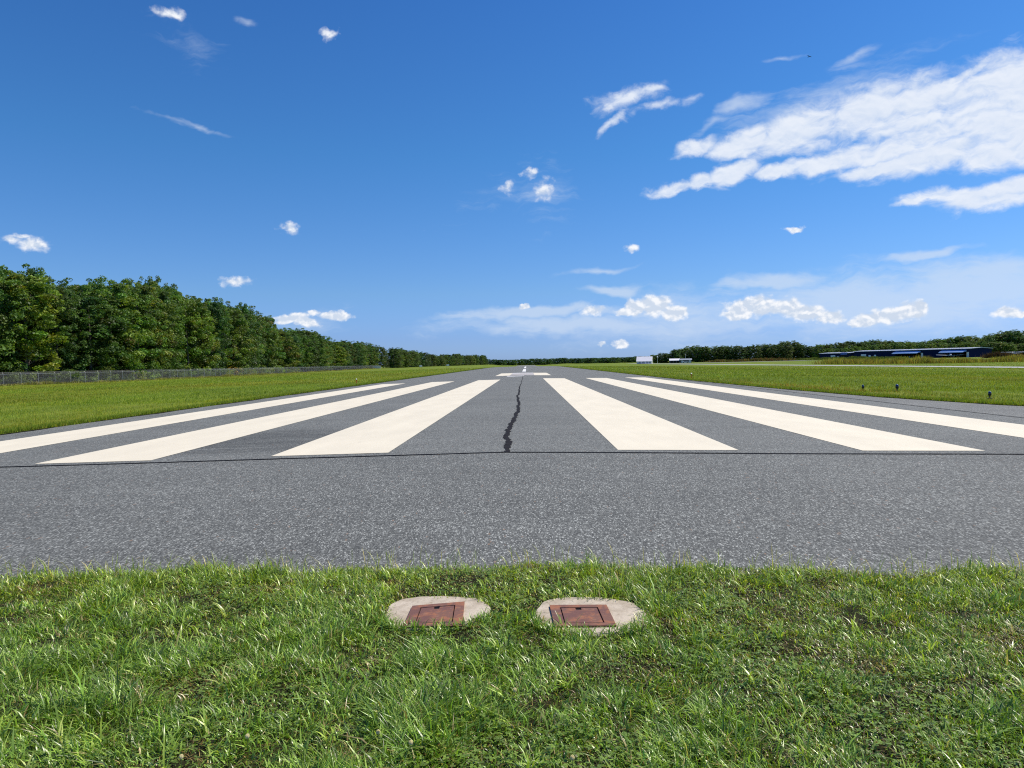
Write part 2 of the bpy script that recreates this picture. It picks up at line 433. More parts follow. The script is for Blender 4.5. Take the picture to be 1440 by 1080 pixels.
class MB:
    def __init__(s): s.bm = bmesh.new()
    def box(s, c, size, rz=0.0, bev=0.0, rx=0.0, ry=0.0):
        mt = Matrix.Translation(c) @ Matrix.Rotation(rz, 4, 'Z') @ Matrix.Rotation(ry, 4, 'Y') @ Matrix.Rotation(rx, 4, 'X') @ Matrix.Diagonal((*size, 1))
        r = bmesh.ops.create_cube(s.bm, size=1.0, matrix=mt)
        if bev:
            ed = list({e for v in r['verts'] for e in v.link_edges})
            bmesh.ops.bevel(s.bm, geom=ed, offset=bev, segments=2, affect='EDGES')
        return s
    def cyl(s, a, b, r0, r1=None, n=12):
        a = Vector(a); b = Vector(b); r1 = r0 if r1 is None else r1
        d = b - a
        q = d.to_track_quat('Z', 'Y').to_matrix().to_4x4()
        mt = Matrix.Translation((a + b) / 2) @ q
        bmesh.ops.create_cone(s.bm, cap_ends=True, segments=n, radius1=r0, radius2=max(r1, 1e-5), depth=d.length, matrix=mt)
        return s
    def ball(s, c, size, seg=12):
        mt = Matrix.Translation(c) @ Matrix.Diagonal((*size, 1))
        bmesh.ops.create_uvsphere(s.bm, u_segments=seg, v_segments=max(6, seg // 2 + 2), radius=1.0, matrix=mt)
        return s
    def poly(s, pts):
        vs = [s.bm.verts.new(p) for p in pts]
        s.bm.faces.new(vs); return s
    def prism(s, pts, vec):
        """closed outline pts swept along vec"""
        vec = Vector(vec)
        a = [s.bm.verts.new(p) for p in pts]
        b = [s.bm.verts.new(Vector(p) + vec) for p in pts]
        s.bm.faces.new(a); s.bm.faces.new(list(reversed(b)))
        for i in range(len(a)):
            j = (i + 1) % len(a)
            s.bm.faces.new((a[j], a[i], b[i], b[j]))
        return s
    def loft(s, rings, cap=True):
        """rings: list of equal-length point lists"""
        rv = [[s.bm.verts.new(p) for p in r] for r in rings]
        n = len(rv[0])
        for a, b in zip(rv[:-1], rv[1:]):
            for i in range(n):
                j = (i + 1) % n
                s.bm.faces.new((a[i], a[j], b[j], b[i]))
        if cap:
            s.bm.faces.new(list(reversed(rv[0]))); s.bm.faces.new(rv[-1])
        return s
    def build(s, name, material, parent=None, smooth=False):
        bmesh.ops.recalc_face_normals(s.bm, faces=s.bm.faces)
        me = bpy.data.meshes.new(name); s.bm.to_mesh(me); s.bm.free()
        return link_mesh(name, me, material, parent, smooth)
def empty(name, loc, rz=0.0, label=None, cat=None, group=None):
    o = bpy.data.objects.new(name, None); COL.objects.link(o)
    o.location = loc; o.rotation_euler = (0, 0, rz)
    o.empty_display_size = .2
    return tag(o, label, cat, group)
def copy_tree(src, loc, rz=0.0, label=None, scale=None):
    def rec(o, parent):
        c_ = o.copy(); COL.objects.link(c_)
        if parent is not None: c_.parent = parent
        for ch in [x for x in KIDS.get(o.name, [])]: rec(ch, c_)
        return c_
    r = rec(src, None)
    r.location = loc; r.rotation_euler = (0, 0, rz)
    if scale is not None: r.scale = scale
    if label: r['label'] = label
    return r
KIDS = {}
def remember(o):
    for x in bpy.data.objects:
        if x.parent == o:
            KIDS.setdefault(o.name, []).append(x)
            for y in bpy.data.objects:
                if y.parent == x: KIDS.setdefault(x.name, []).append(y)
    return o

# ------------------------------------------------------------------ terrain
XC = -0.37                       # runway centreline
def smooth(a, b, x):
    t = np.clip((x - a) / (b - a), 0, 1)
    return t * t * (3 - 2 * t)
def zf(X, Y):
    X = np.asarray(X, float); Y = np.asarray(Y, float)
    a = np.abs(X - XC)
    z = -0.016 * np.minimum(a, 14)
    z = z - smooth(14, 75, a) * np.where(X < 0, .75, .95)
    z = z + np.clip(X - 105, 0, 400) * 0.0085
    u = np.clip(Y - 200, 0, 160)
    L = -2.5e-5 * u * u - 0.008 * np.clip(Y - 360, 0, 230)
    wgt = 1 - smooth(22, 62, a)
    return z + L * wgt
def zz(X, Y): return float(zf(X, Y))

yrows = np.concatenate((np.arange(-6, 60, 2.0), np.arange(60, 200, 5), np.arange(200, 700, 10), np.arange(700, 1600, 60), np.arange(1600, 6001, 550)))
def sheet(name, xs, ys, material, dz=0.0, zfun=None, jit=None):
    """xs: array or function of y"""
    V = []; nx = None
    for y in ys:
        row = np.asarray(xs(y) if callable(xs) else xs, float)
        nx = len(row)
        zrow = zf(row, np.full(nx, y)) + (dz if zfun is None else zfun(row, y))
        V += [(row[i], y, zrow[i]) for i in range(nx)]
    Fc = []
    for j in range(len(ys) - 1):
        for i in range(nx - 1):
            a = j * nx + i
            Fc += [a, a + 1, a + 1 + nx, a + nx]
    me = from_np(name, V, Fc, [4] * (len(Fc) // 4))
    return link_mesh(name, me, material, smooth=True)
gx = np.concatenate(([-5000, -2500, -1200, -700, -500, -400, -300, -220, -160, -120], np.arange(-100, -14, 6), [-14.37, XC, 13.63], np.arange(17, 106, 6), [115, 130, 160, 220, 300, 400, 505, 800, 1500, 3000, 5000]))
EDGE_L = -12.0
def edge_r(y): return float(np.interp(y, [0, 13, 17, 21, 26, 34, 48, 60], [19, 17.5, 15.6, 13.9, 12.7, 12.0, 11.5, 11.3]))
g = sheet("ground", gx, yrows, "field", zfun=lambda r, y: np.where((r > -13) & (r < 16.5) & (y < 620), -0.06, 0.0))
tag(g, kind='structure')
RY0 = 9.85
ry = np.concatenate(([RY0], yrows[(yrows > RY0) & (yrows < 640)]))
near_y = np.concatenate((np.arange(3.9, RY0 - .1, .6), [RY0]))
def rx(y):
    return np.concatenate((np.linspace(EDGE_L + .06 * math.sin(y * .9) + .04 * math.sin(y * 2.3), -3, 4), [XC, 3, 7], [11.15]))
o = sheet("runway", rx, ry, "runway", 0.0); tag(o, kind='structure')
o = sheet("asphalt_apron", lambda y: np.array([-14.0, -9, -4, XC, 3, 7, 11.15]), near_y, "pad", 0.0); tag(o, kind='structure')
# the shoulder on the right, widening towards the viewer
sy = np.concatenate((np.arange(3.9, 60, 1.0), yrows[(yrows >= 60) & (yrows < 640)]))
o = sheet("runway_shoulder", lambda y: np.array([11.15, 11.22, edge_r(y) + (.05 * math.sin(y * 1.7) + .03 * math.sin(y * 4.1)) * (y > 14)]), sy, "shoulder", 0.001)
tag(o, kind='structure')
# far continuation of the runway after the dip
o = sheet("far_runway", np.array([-12.0, XC, 11.4]), yrows[(yrows >= 640) & (yrows <= 1000)], "shoulder", 0.03); tag(o, kind='structure')

# parallel taxiway and the strips by the barns
o = sheet("taxiway", np.array([87.0, 95.0]), yrows[(yrows > 40) & (yrows < 640)], "taxi", 0.035); tag(o, kind='structure')
o = sheet("apron_road", np.array([95.0, 150, 205]), np.array([470.0, 480, 487]), "taxi", 0.05); tag(o, kind='structure')

# ------------------------------------------------------------------ painted markings
def quad_strip(name, xa, xb, ya, yb, material, dz=.004, n=12, kind='structure', label=None):
    ys = np.linspace(ya, yb, n)
    o = sheet(name, np.array([xa, XC, xb]) if xa < XC < xb else np.array([xa, xb]), ys, material, dz)
    tag(o, label, kind=kind); return o
W = 1.75
sides = [(-1, 'left'), (1, 'right')]
near_ends = {(-1, 0): 10.28, (-1, 1): 10.22, (-1, 2): 10.2, (1, 0): 10.22, (1, 1): 10.18, (1, 2): 10.2}
far_ends = {(-1, 0): 55.0, (-1, 1): 54.0, (-1, 2): 52.5, (1, 0): 57.0, (1, 1): 58, (1, 2): 60.0}
for s_, nm in sides:
    for k in range(3):
        x0 = XC + s_ * (1.66 + 3.46 * k); x1 = x0 + s_ * 1.72
        xa, xb = min(x0, x1), max(x0, x1)
        quad_strip("threshold_stripe", xa, xb, near_ends[(s_, k)], far_ends[(s_, k)], "paint", .004, 30)
# runway number, strongly foreshortened and partly worn
quad_strip("number_marking", XC - 2.78, XC - 1.35, 71, 88, "paint")
quad_strip("number_marking", XC + 1.15, XC + 2.80, 71, 88, "paint")
quad_strip("worn_number_marking", XC - 1.348, XC + 1.148, 71, 85, "paint_old")
quad_strip("number_marking", XC - 1.348, XC + 1.148, 85.0, 88, "paint_white")
quad_strip("number_marking", XC - 1.5, XC + .12, 66.3, 68.4, "paint_white")
for k in range(6):
    ya = 100 + 60 * k
    quad_strip("centreline_dash", XC - .26, XC + .24, ya, ya + 37, "paint_white")

# sealed joint across the runway and the filled crack up its middle
def ribbon(name, pts, widths, material, dz, normal_y=False):
    V = []; Fc = []
    for i, (p, wd) in enumerate(zip(pts, widths)):
        if normal_y: a = (p[0], p[1] - wd[0]); b = (p[0], p[1] + wd[1])
        else: a = (p[0] - wd[0], p[1]); b = (p[0] + wd[1], p[1])
        for q in (a, b): V.append((q[0], q[1], zz(q[0], q[1]) + dz))
        if i: Fc += [2*i-2, 2*i-1, 2*i+1, 2*i]
    me = from_np(name, V, Fc, [4] * (len(Fc) // 4))
    o = link_mesh(name, me, material); tag(o, kind='structure'); return o
jx = np.arange(-14, 11.2, .12)
jx = np.sort(np.concatenate((jx, [XC])))
ribbon("joint_sealant", [(x, RY0 + .02 + .012 * math.sin(x * 1.3) - .012 * x + .06 * math.exp(-((x + .3) / 3) ** 2)) for x in jx],
       [(.030 + .014 * random.random(), .030 + .014 * random.random()) for _ in jx], "tar", .006, True)
cy = np.concatenate((np.arange(RY0 + .1, 30, .07), np.arange(30, 68, .25)))
pts = []; wd = []
wob = np.cumsum(rng.normal(0, .013, len(cy)))
wob -= np.linspace(0, wob[-1], len(cy))
for i, y in enumerate(cy):
    k = 1.0 if y < 16 else max(.35, 1 - (y - 16) / 50)
    cx = -0.33 + np.interp(y, [10, 12, 15, 19, 26, 40, 68], [.02, .0, .04, .10, .02, -.03, -.04]) + wob[i] * .55
    pts.append((cx, y)); wd.append((k * random.uniform(.022, .066), k * random.uniform(.022, .066)))
ribbon("filled_crack", pts, wd, "tar_crack", .0055)
ribbon("joint_sealant", [(11.16 + .02 * math.sin(y * .6), y) for y in np.arange(10, 110, 1.0)], [(.025, .025)] * 100, "tar", .009)

for sgn in (-1, 1):    # dark lip of bare soil plus the turf's shadow, painted along the pavement
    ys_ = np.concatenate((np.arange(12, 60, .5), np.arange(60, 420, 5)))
    ribbon("soil_shade_edge", [((EDGE_L + .06 * math.sin(y * .9) + .04 * math.sin(y * 2.3)) if sgn < 0 else edge_r(y) + (.05 * math.sin(y * 1.7) + .03 * math.sin(y * 4.1)) * (y > 14), y) for y in ys_],
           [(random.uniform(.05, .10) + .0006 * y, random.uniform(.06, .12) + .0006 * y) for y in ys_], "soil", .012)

# ------------------------------------------------------------------ near verge: soil, covers, blades
def verge_edge(x):      # where the asphalt meets the grass
    x = np.asarray(x, float)
    return 4.30 + .035 * np.sin(x * 2.1 + .4) + .03 * np.sin(x * 5.3) + .02 * np.sin(x * 11.7 + 1) + .06 * np.exp(-((x + .05) / .35) ** 2) - .012 * x
xs = np.linspace(-7, 7, 141)
rows = np.linspace(0, 1, 40)
V = []; Fc = []
hn = rng.normal(0, .004, (len(rows), len(xs)))
for j, t_ in enumerate(rows):
    for i, x in enumerate(xs):
        y = -3 + (float(verge_edge(x)) + 3) * t_
        V.append((x, y, zz(x, y) + .012 + hn[j, i] - (.016 if j == len(rows) - 1 else 0)))
for j in range(len(rows) - 1):
    for i in range(len(xs) - 1):
        a = j * len(xs) + i
        Fc += [a, a + 1, a + 1 + len(xs), a + len(xs)]
o = link_mesh("verge_soil", from_np("verge_soil", V, Fc, [4] * (len(Fc) // 4)), "soil"); tag(o, kind='structure')

def gp(px, py, z=.04):
    r = ray(px, py); k = (z - CAM_Z) / r.z
    return (r.x * k, r.y * k)
SLABS = [(*gp(613, 860, .02), .262, .235), (*gp(828, 862, .02), .275, .262)]     # x, y, rx, ry
def make_cover(cx, cy, rx_, ry_, quad, label, seed):
    rr = random.Random(seed)
    base = empty("handhole", (cx, cy, zz(cx, cy)), 0, label, "utility cover", "handholes set in the verge")
    n = 48
    ring = []
    for i in range(n):
        a = 2 * math.pi * i / n
        k = 1 + .03 * math.sin(3 * a + seed) + .015 * math.sin(7 * a + seed * 2) + rr.uniform(-.018, .018)
        e = 2.6
        ring.append((abs(math.cos(a)) ** (2 / e) * math.copysign(1, math.cos(a)) * rx_ * k, abs(math.sin(a)) ** (2 / e) * math.copysign(1, math.sin(a)) * ry_ * k))
    q = [Vector((p[0] - cx, p[1] - cy, 0)) for p in quad]    # far-left, far-right, near-right, near-left
    mb = MB()
    zt = .024
    mb.loft([[(x, y, -.02) for x, y in ring], [(x, y, zt - .008) for x, y in ring], [(x * .97, y * .97, zt) for x, y in ring]])
    mb.build("concrete_collar", "conc", base)
    def lerp(u, v):
        a = q[0].lerp(q[1], u); b = q[3].lerp(q[2], u)
        return a.lerp(b, v)
    # frame as four bars round the lid
    fr = MB(); iu, iv = .17, .13
    outer = [lerp(0, 0), lerp(1, 0), lerp(1, 1), lerp(0, 1)]
    inner = [lerp(iu, iv), lerp(1 - iu, iv), lerp(1 - iu, 1 - iv), lerp(iu, 1 - iv)]
    for i in range(4):
        j = (i + 1) % 4
        fr.prism([(outer[i].x, outer[i].y, zt - .01), (outer[j].x, outer[j].y, zt - .01), (inner[j].x, inner[j].y, zt - .01), (inner[i].x, inner[i].y, zt - .01)], (0, 0, .019))
    fr.build("iron_frame", "rust", base)
    gp = MB().prism([(p.x, p.y, zt - .012) for p in (lerp(iu+.002, iv+.002), lerp(1-iu-.002, iv+.002), lerp(1-iu-.002, 1-iv-.002), lerp(iu+.002, 1-iv-.002))], (0, 0, .013)).build("gap", "rustdark", base)
    l0, l1 = iu + .022, 1 - iu - .022
    v0, v1 = iv + .012, 1 - iv - .03
    lid = MB()
    # lid outline with a pick notch in the far edge
    o_ = [lerp(l0, v0), lerp(.43, v0), lerp(.44, v0 + .10), lerp(.53, v0 + .10), lerp(.54, v0), lerp(l1, v0), lerp(l1, v1), lerp(l0, v1)]
    lid.prism([(p.x, p.y, zt - .006) for p in o_], (0, 0, .013))
    ld = lid.build("lid", "rust", base)
    return base
make_cover(*SLABS[0], [gp(580, 852, .03), gp(653.3, 846, .03), gp(650, 880, .03), gp(567, 881, .03)], "rusty square cover in a pale concrete collar, left of the pair", 1)
make_cover(*SLABS[1], [gp(772.8, 848.5, .03), gp(852.8, 848, .03), gp(867, 877, .03), gp(780, 878, .03)], "rusty square cover in a pale concrete collar, right of the pair", 2)

def blades(N, X, Y, Z, L, Wd, lean, colr, seg=2, ang=None, tipk=1.0):
    """N bent tapering blades; returns verts, faces, sizes, colours"""
    ang = rng.uniform(0, 2 * np.pi, N) if ang is None else ang
    face = ang + np.pi / 2 + rng.normal(0, .5, N)
    dx, dy = np.cos(ang), np.sin(ang)
    wx, wy = np.cos(face), np.sin(face)
    base = np.stack([X, Y, Z], 1)
    V = []
    per = 2 * seg + 1
    out = np.zeros((N, per, 3), np.float32)
    for k in range(seg + 1):
        t_ = k / seg
        h = L * np.sin(np.minimum(t_ * (1.0 + lean * .35), 1.5)) / np.sin(np.minimum(1.0 + lean * .35, 1.5)) * np.cos(lean) ** .7
        off = L * lean * t_ ** 1.7 * .85
        cxp = base[:, 0] + dx * off; cyp = base[:, 1] + dy * off; czp = base[:, 2] + h
        if k < seg:
            hw = Wd * .5 * (1 - .35 * t_ ** 2) * (0.75 + .5 * t_ if k == 0 else 1)
            out[:, 2 * k] = np.stack([cxp - wx * hw, cyp - wy * hw, czp], 1)
            out[:, 2 * k + 1] = np.stack([cxp + wx * hw, cyp + wy * hw, czp], 1)
        else:
            out[:, 2 * k] = np.stack([cxp, cyp, czp], 1)
    idx = np.arange(N)[:, None] * per
    fl = []; sz = []
    quads = np.concatenate([idx + np.array([[2*k, 2*k+1, 2*k+3, 2*k+2]]) for k in range(seg - 1)], 1) if seg > 1 else np.zeros((N, 0), int)
    tri = idx + np.array([[2*seg-2, 2*seg-1, 2*seg]])
    faces = np.concatenate([quads, tri], 1).ravel()
    sizes = np.tile([4] * (seg - 1) + [3], N)
    cols = np.repeat(colr, per, axis=0)
    return out.reshape(-1, 3), faces, sizes, cols
def merge(parts):
    V = []; Fc = []; S = []; C_ = []; off = 0
    for v, f, s, c_ in parts:
        V.append(v); Fc.append(f + off); S.append(s); C_.append(c_); off += len(v)
    return np.concatenate(V), np.concatenate(Fc), np.concatenate(S), np.concatenate(C_)
def vnoise(x, y, sc, seed=0):
    """smooth value noise"""
    r_ = np.random.default_rng(seed); T = r_.random((64, 64))
    u = x / sc; v = y / sc
    i = np.floor(u).astype(int); j = np.floor(v).astype(int)
    fu = u - i; fv = v - j
    fu = fu * fu * (3 - 2 * fu); fv = fv * fv * (3 - 2 * fv)
    g_ = lambda a, b: T[a % 64, b % 64]
    return (g_(i, j) * (1 - fu) + g_(i + 1, j) * fu) * (1 - fv) + (g_(i, j + 1) * (1 - fu) + g_(i + 1, j + 1) * fu) * fv
def in_slab(X, Y, grow=0.0):
    m_ = np.zeros(len(X), bool)
    for cx, cy, a, b in SLABS:
        m_ |= ((np.abs(X - cx) / (a + grow)) ** 2.6 + (np.abs(Y - cy) / (b + grow)) ** 2.6) < 1
    return m_
def pal(n, cols, probs):
    cols = np.array(cols); i = rng.choice(len(cols), n, p=np.array(probs) / sum(probs))
    return cols[i]

def near_grass():
    N = 560000
    Y = rng.uniform(1.55, 4.5, N); X = rng.uniform(-1, 1, N) * (1.5 + Y * .80)
    cl = vnoise(X, Y, .16, 3); cl2 = vnoise(X, Y, .55, 5); bare = vnoise(X + 7, Y, .30, 8)
    keep = (rng.random(N) < .38 + .95 * cl) & (Y < verge_edge(X) - .015 + rng.normal(0, .03, N)) & ~(in_slab(X, Y, -np.abs(rng.normal(0, .035, N))) & (rng.random(N) < np.where(in_slab(X, Y - .10, .0), 1.0, .50)))
    keep &= ~((bare > .93) & (rng.random(N) < .5))
    X, Y, cl, cl2 = X[keep], Y[keep], cl[keep], cl2[keep]; n = len(X)
    L = (.014 + .052 * rng.random(n) ** 1.9) * (.50 + 1.1 * cl2) * (.55 + 1.0 * cl)
    tall = rng.random(n) < .02; L[tall] *= 1.8
    # shorter just in front of the covers, and along the asphalt
    nearslab = in_slab(X, Y + .12, .03); L[nearslab] *= .75
    Wd = rng.uniform(.0026, .0062, n) * (1 + .3 * tall)
    lean = np.clip(rng.normal(1.0, .34, n), .1, 1.5)
    ang = vnoise(X, Y, .22, 12) * 12 + rng.normal(0, 1.3, n)
    yel = np.clip(vnoise(X, Y, .8, 21) * .35 + (Y - 3.4) * .35 + .12 * (X > 1) - .05, 0, 1)  # more yellow blades towards the asphalt put a sunlit look into the colour
    g1 = pal(n, [(.060, .120, .020), (.085, .165, .030), (.115, .195, .045), (.150, .225, .075), (.045, .088, .018)], [3, 4, 3, 1.2, 3])
    g2 = pal(n, [(.115, .175, .018), (.150, .215, .030), (.200, .240, .060), (.090, .140, .018)], [3, 3, 2, 2])
    k = (rng.random(n) < yel)[:, None]
    col = np.where(k, g2, g1)
    dead = np.zeros(n)
    for (qx, qy, qr) in ((385, 822, .13), (1428, 890, .20), (262, 965, .16), (500, 1062, .07), (1160, 815, .10), (935, 868, .07), (1230, 925, .12), (60, 815, .15)):
        ax, ay = gp(qx, qy, .02); dead = np.maximum(dead, np.exp(-(((X - ax) / qr) ** 2 + ((Y - ay) / (qr * .8)) ** 2)))
    L = L * (1 - .45 * dead)
    dry = rng.random(n) < .04 + .10 * (vnoise(X, Y, .22, 31) > .72) + .5 * dead
    col[dry] = pal(dry.sum(), [(.150, .140, .085), (.105, .090, .050), (.19, .18, .125)], [1, 1, 1])
    col *= (.45 + 1.25 * rng.random(n) ** 1.3)[:, None]
    Z = zf(X, Y) + .010
    parts = [blades(n, X, Y, Z, L, Wd, lean, col, 2, ang)]
    # dark leaf litter and thatch close to the soil
    n2_ = 60000
    Y = rng.uniform(1.55, 4.3, n2_); X = rng.uniform(-1, 1, n2_) * (1.5 + Y * .80)
    kp = (Y < verge_edge(X) - .02) & ~in_slab(X, Y); X, Y = X[kp], Y[kp]; n = len(X)
    col = pal(n, [(.11, .085, .04), (.20, .16, .08), (.05, .06, .02)], [2, 1, 3]) * rng.uniform(.6, 1.2, n)[:, None]
    parts.append(blades(n, X, Y, zf(X, Y) + .012, rng.uniform(.015, .045, n), rng.uniform(.002, .004, n), np.full(n, 1.3), col, 2))
    # wider crabgrass blades in sprays
    n3_ = 520
    cx = rng.uniform(-4.6, 4.6, n3_); cyy = rng.uniform(1.7, 4.35, n3_)
    kp = (np.abs(cx) < 1.3 + cyy * .8) & (cyy < verge_edge(cx) - .03) & ~in_slab(cx, cyy, .05); cx, cyy = cx[kp], cyy[kp]
    m_ = rng.integers(5, 12, len(cx)); X = np.repeat(cx, m_) + rng.normal(0, .012, m_.sum()); Y = np.repeat(cyy, m_) + rng.normal(0, .012, m_.sum())
    n = len(X); col = np.repeat(pal(len(cx), [(.125, .20, .045), (.16, .24, .05), (.10, .17, .04), (.19, .25, .10)], [2, 2, 2, 1]), m_, axis=0) * rng.uniform(.8, 1.25, n)[:, None]
    parts.append(blades(n, X, Y, zf(X, Y) + .015, rng.uniform(.045, .11, n), rng.uniform(.004, .0075, n), np.clip(rng.normal(.95, .25, n), .4, 1.4), col, 3))
    # tufts creeping over the near rims of the two collars
    for cx_, cy_, a_, b_ in SLABS:
        n = 420; th = rng.uniform(-np.pi * .98, -np.pi * .02, n); k_ = rng.uniform(.93, 1.12, n)
        X = cx_ + a_ * k_ * np.sign(np.cos(th)) * np.abs(np.cos(th)) ** .77; Y = cy_ - b_ * k_ * np.abs(np.sin(th)) ** .77
        col = pal(n, [(.060, .120, .020), (.085, .165, .030), (.115, .195, .045), (.150, .140, .085)], [3, 4, 2, .6]) * rng.uniform(.7, 1.3, n)[:, None]
        parts.append(blades(n, X, Y, zf(X, Y) + .012, rng.uniform(.03, .075, n), rng.uniform(.003, .0065, n), np.clip(rng.normal(.8, .3, n), .2, 1.4), col, 3))
    # long thin stems leaning over the asphalt edge
    n = 900
    X = rng.uniform(-4.4, 4.4, n); Y = verge_edge(X) - rng.uniform(0, .08, n)
    wg = np.where(X < -1.2, 1.0, .6); kp = (rng.random(n) < wg); X, Y = X[kp], Y[kp]; n = len(X)
    col = pal(n, [(.16, .20, .05), (.30, .28, .12), (.12, .18, .04)], [2, 1, 2])
    parts.append(blades(n, X, Y, zf(X, Y) + .01, rng.uniform(.06, .17, n), rng.uniform(.0022, .0042, n), np.clip(rng.normal(.55, .25, n), .1, 1.2), col, 3))
    # clover: three rounded leaflets on a level
    cw = 26000
    Y = rng.uniform(1.6, 4.2, cw); X = rng.uniform(-1, 1, cw) * (1.3 + Y * .8)
    pk = vnoise(X, Y, .42, 44) + .25 * vnoise(X, Y, .12, 45) + .18 * (Y < 2.9) - .05 * np.abs(X + .3)
    kp = (pk > .66) & ~in_slab(X, Y, .02) & (Y < verge_edge(X) - .05); X, Y = X[kp], Y[kp]; n = len(X)
    H = rng.uniform(.018, .050, n); S = rng.uniform(.0055, .0095, n); a0 = rng.uniform(0, 6.28, n)
    base = pal(n, [(.060, .110, .020), (.085, .145, .030), (.050, .085, .018)], [2, 2, 1.5]) * rng.uniform(.8, 1.3, n)[:, None]
    vs = []; 
    for l in range(3):
        a = a0 + l * 2.094; ca, sa = np.cos(a), np.sin(a)
        tilt = rng.uniform(-.35, .35, n)
        loc = [(0, 0), (.55, .5), (1.15, .42), (1.25, 0), (1.15, -.42), (.55, -.5)]
        for (u, v) in loc:
            vs.append(np.stack([X + S * (u * ca - v * sa), Y + S * (u * sa + v * ca), zf(X, Y) + H + S * (u * tilt + .35 * abs(v))], 1))
    Vv = np.stack(vs, 1).reshape(-1, 3)
    idx = (np.arange(n)[:, None] * 18 + np.arange(18)[None, :]).ravel()
    parts.append((Vv.astype(np.float32), idx, np.full(n * 3, 6), np.repeat(base, 18, axis=0)))
    v, f, s, c_ = merge(parts)
    o = link_mesh("verge_grass", from_np("verge_grass", v, f, s, c_), "blade")
    tag(o, "thick green grass and clover along the near edge of the asphalt", kind='stuff')
near_grass()
def clover_flowers():
    spots = [gp(348, 1040, .05), gp(255, 1068, .05), gp(578, 1053, .05), gp(532, 1037, .05), gp(805, 1071, .05), gp(724, 976, .05)]
    first = None
    labels = ["small white clover blossom in the grass, upper one at the lower left", "small white clover blossom in the grass, lowest one at the left",
              "small white clover blossom left of centre near the bottom, right one of two", "small white clover blossom left of centre near the bottom, left one of two",
              "small white clover blossom in the grass at the bottom right of centre", "small white clover blossom standing in the grass below the two covers"]
    for (x, y), lb in zip(spots, labels):
        if first is None:
            mb = MB()
            for k in range(34):
                a = k * 2.4; z = 1 - 2 * (k + .5) / 34; r_ = math.sqrt(1 - z * z)
                mb.ball((.0055 * r_ * math.cos(a), .0055 * r_ * math.sin(a), .060 + .005 * z), (.0016, .0016, .0034), 6)
            e = empty("clover_flower", (x, y, zz(x, y) + .01), 0, lb, "flower", "clover blossoms in the verge")
            mb.build("blossom", "petal", e)
            bl = e.children[0].data if e.children else [o_ for o_ in bpy.data.objects if o_.parent == e][0].data
            at_ = bl.color_attributes.new('Col', 'FLOAT_COLOR', 'POINT'); at_.data.foreach_set('color', [1.0] * (4 * len(bl.vertices)))
            MB().cyl((0, 0, 0), (0, 0, .058), .0008, n=6).build("stem", mat("clover_stem", (.08, .14, .04)), e)
            first = remember(e)
        else:
            copy_tree(first, (x, y, zz(x, y) + .01), random.random() * 6, lb)
clover_flowers()

# grass standing on the fields either side of the runway
def field_grass():
    parts = []
    def zone(N, ya, yb, side, width, hgt, seg=1):
        Y = rng.uniform(ya, yb, N)
        if side < 0:
            lim = -(.80 * Y + 4); x0 = EDGE_L
            X = x0 + (lim - x0) * rng.random(N) ** 1.0; kp = lim < x0
        else:
            lim = .76 * Y + 4; x0 = np.interp(Y, [0, 13, 17, 21, 26, 34, 48, 60], [19, 17.5, 15.6, 13.9, 12.7, 12.0, 11.5, 11.3])
            X = x0 + (lim - x0) * rng.random(N); kp = lim > x0
        X, Y = X[kp], Y[kp]; n = len(X)
        tax = (X > 86.7) & (X < 95.3); X, Y = X[~tax], Y[~tax]; n = len(X)
        cl = vnoise(X, Y, .5, 61); big_ = vnoise(X, Y * .5, 3.0, 62); band = vnoise(X, Y * .4, 9.0, 63)
        kp = rng.random(n) < .25 + .9 * cl; X, Y, cl, big_, band = X[kp], Y[kp], cl[kp], big_[kp], band[kp]; n = len(X)
        g1 = pal(n, [(.10, .17, .02), (.14, .21, .025), (.18, .24, .035), (.075, .13, .016)], [3, 3, 2, 2.5])
        g2 = pal(n, [(.16, .17, .025), (.20, .20, .035), (.13, .15, .02)], [2, 1, 2])
        col = np.where((rng.random(n) < (band - .3) * 1.4)[:, None], g2, g1)
        if side > 0:
            red = (np.exp(-((X - 13.5) / 2.2) ** 2) * np.exp(-((Y - 38) / 14) ** 2)) * 1.1
            kk = rng.random(n) < red * .5; col[kk] = pal(kk.sum(), [(.19, .11, .04), (.16, .13, .035)], [1, 1])
            col *= .86
        col *= (rng.uniform(.7, 1.3, n) * (.8 + .4 * big_))[:, None]
        L = hgt * rng.uniform(.5, 1.35, n) * (.7 + .6 * cl)
        parts.append(blades(n, X, Y, zf(X, Y) - .01, L, width * rng.uniform(.6, 1.4, n), np.clip(rng.normal(.45, .25, n), .05, 1.1), col, seg))
    for s in (-1, 1):
        zone(60000, 14, 32, s, .014, .085)
        zone(90000, 30, 62, s, .026, .10)
        zone(80000, 60, 125, s, .06, .12)
        zone(50000, 120, 240, s, .14, .14)
    # fringe right on the asphalt edges
    for side in (-1, 1):
        n = 60000
        Y = 13 + 200 * rng.random(n) ** 2.2
        x0 = np.full(n, EDGE_L) if side < 0 else np.interp(Y, [0, 13, 17, 21, 26, 34, 48, 60], [19, 17.5, 15.6, 13.9, 12.7, 12.0, 11.5, 11.3])
        X = x0 + side * (np.abs(rng.normal(0, .28, n)) - .06)
        col = pal(n, [(.10, .17, .02), (.13, .20, .025), (.08, .13, .02), (.2, .2, .05)], [3, 3, 3, 1]) * rng.uniform(.7, 1.25, n)[:, None]
        parts.append(blades(n, X, Y, zf(X, Y), rng.uniform(.06, .15, n), .012 + Y * .0006, np.clip(rng.normal(.4, .25, n), .05, 1), col, 1))
    v, f, s, c_ = merge(parts)
    o = link_mesh("field_grass", from_np("field_grass", v, f, s, c_), "blade_far")
    tag(o, "mown yellow green grass covering the fields either side of the runway", kind='stuff')
field_grass()

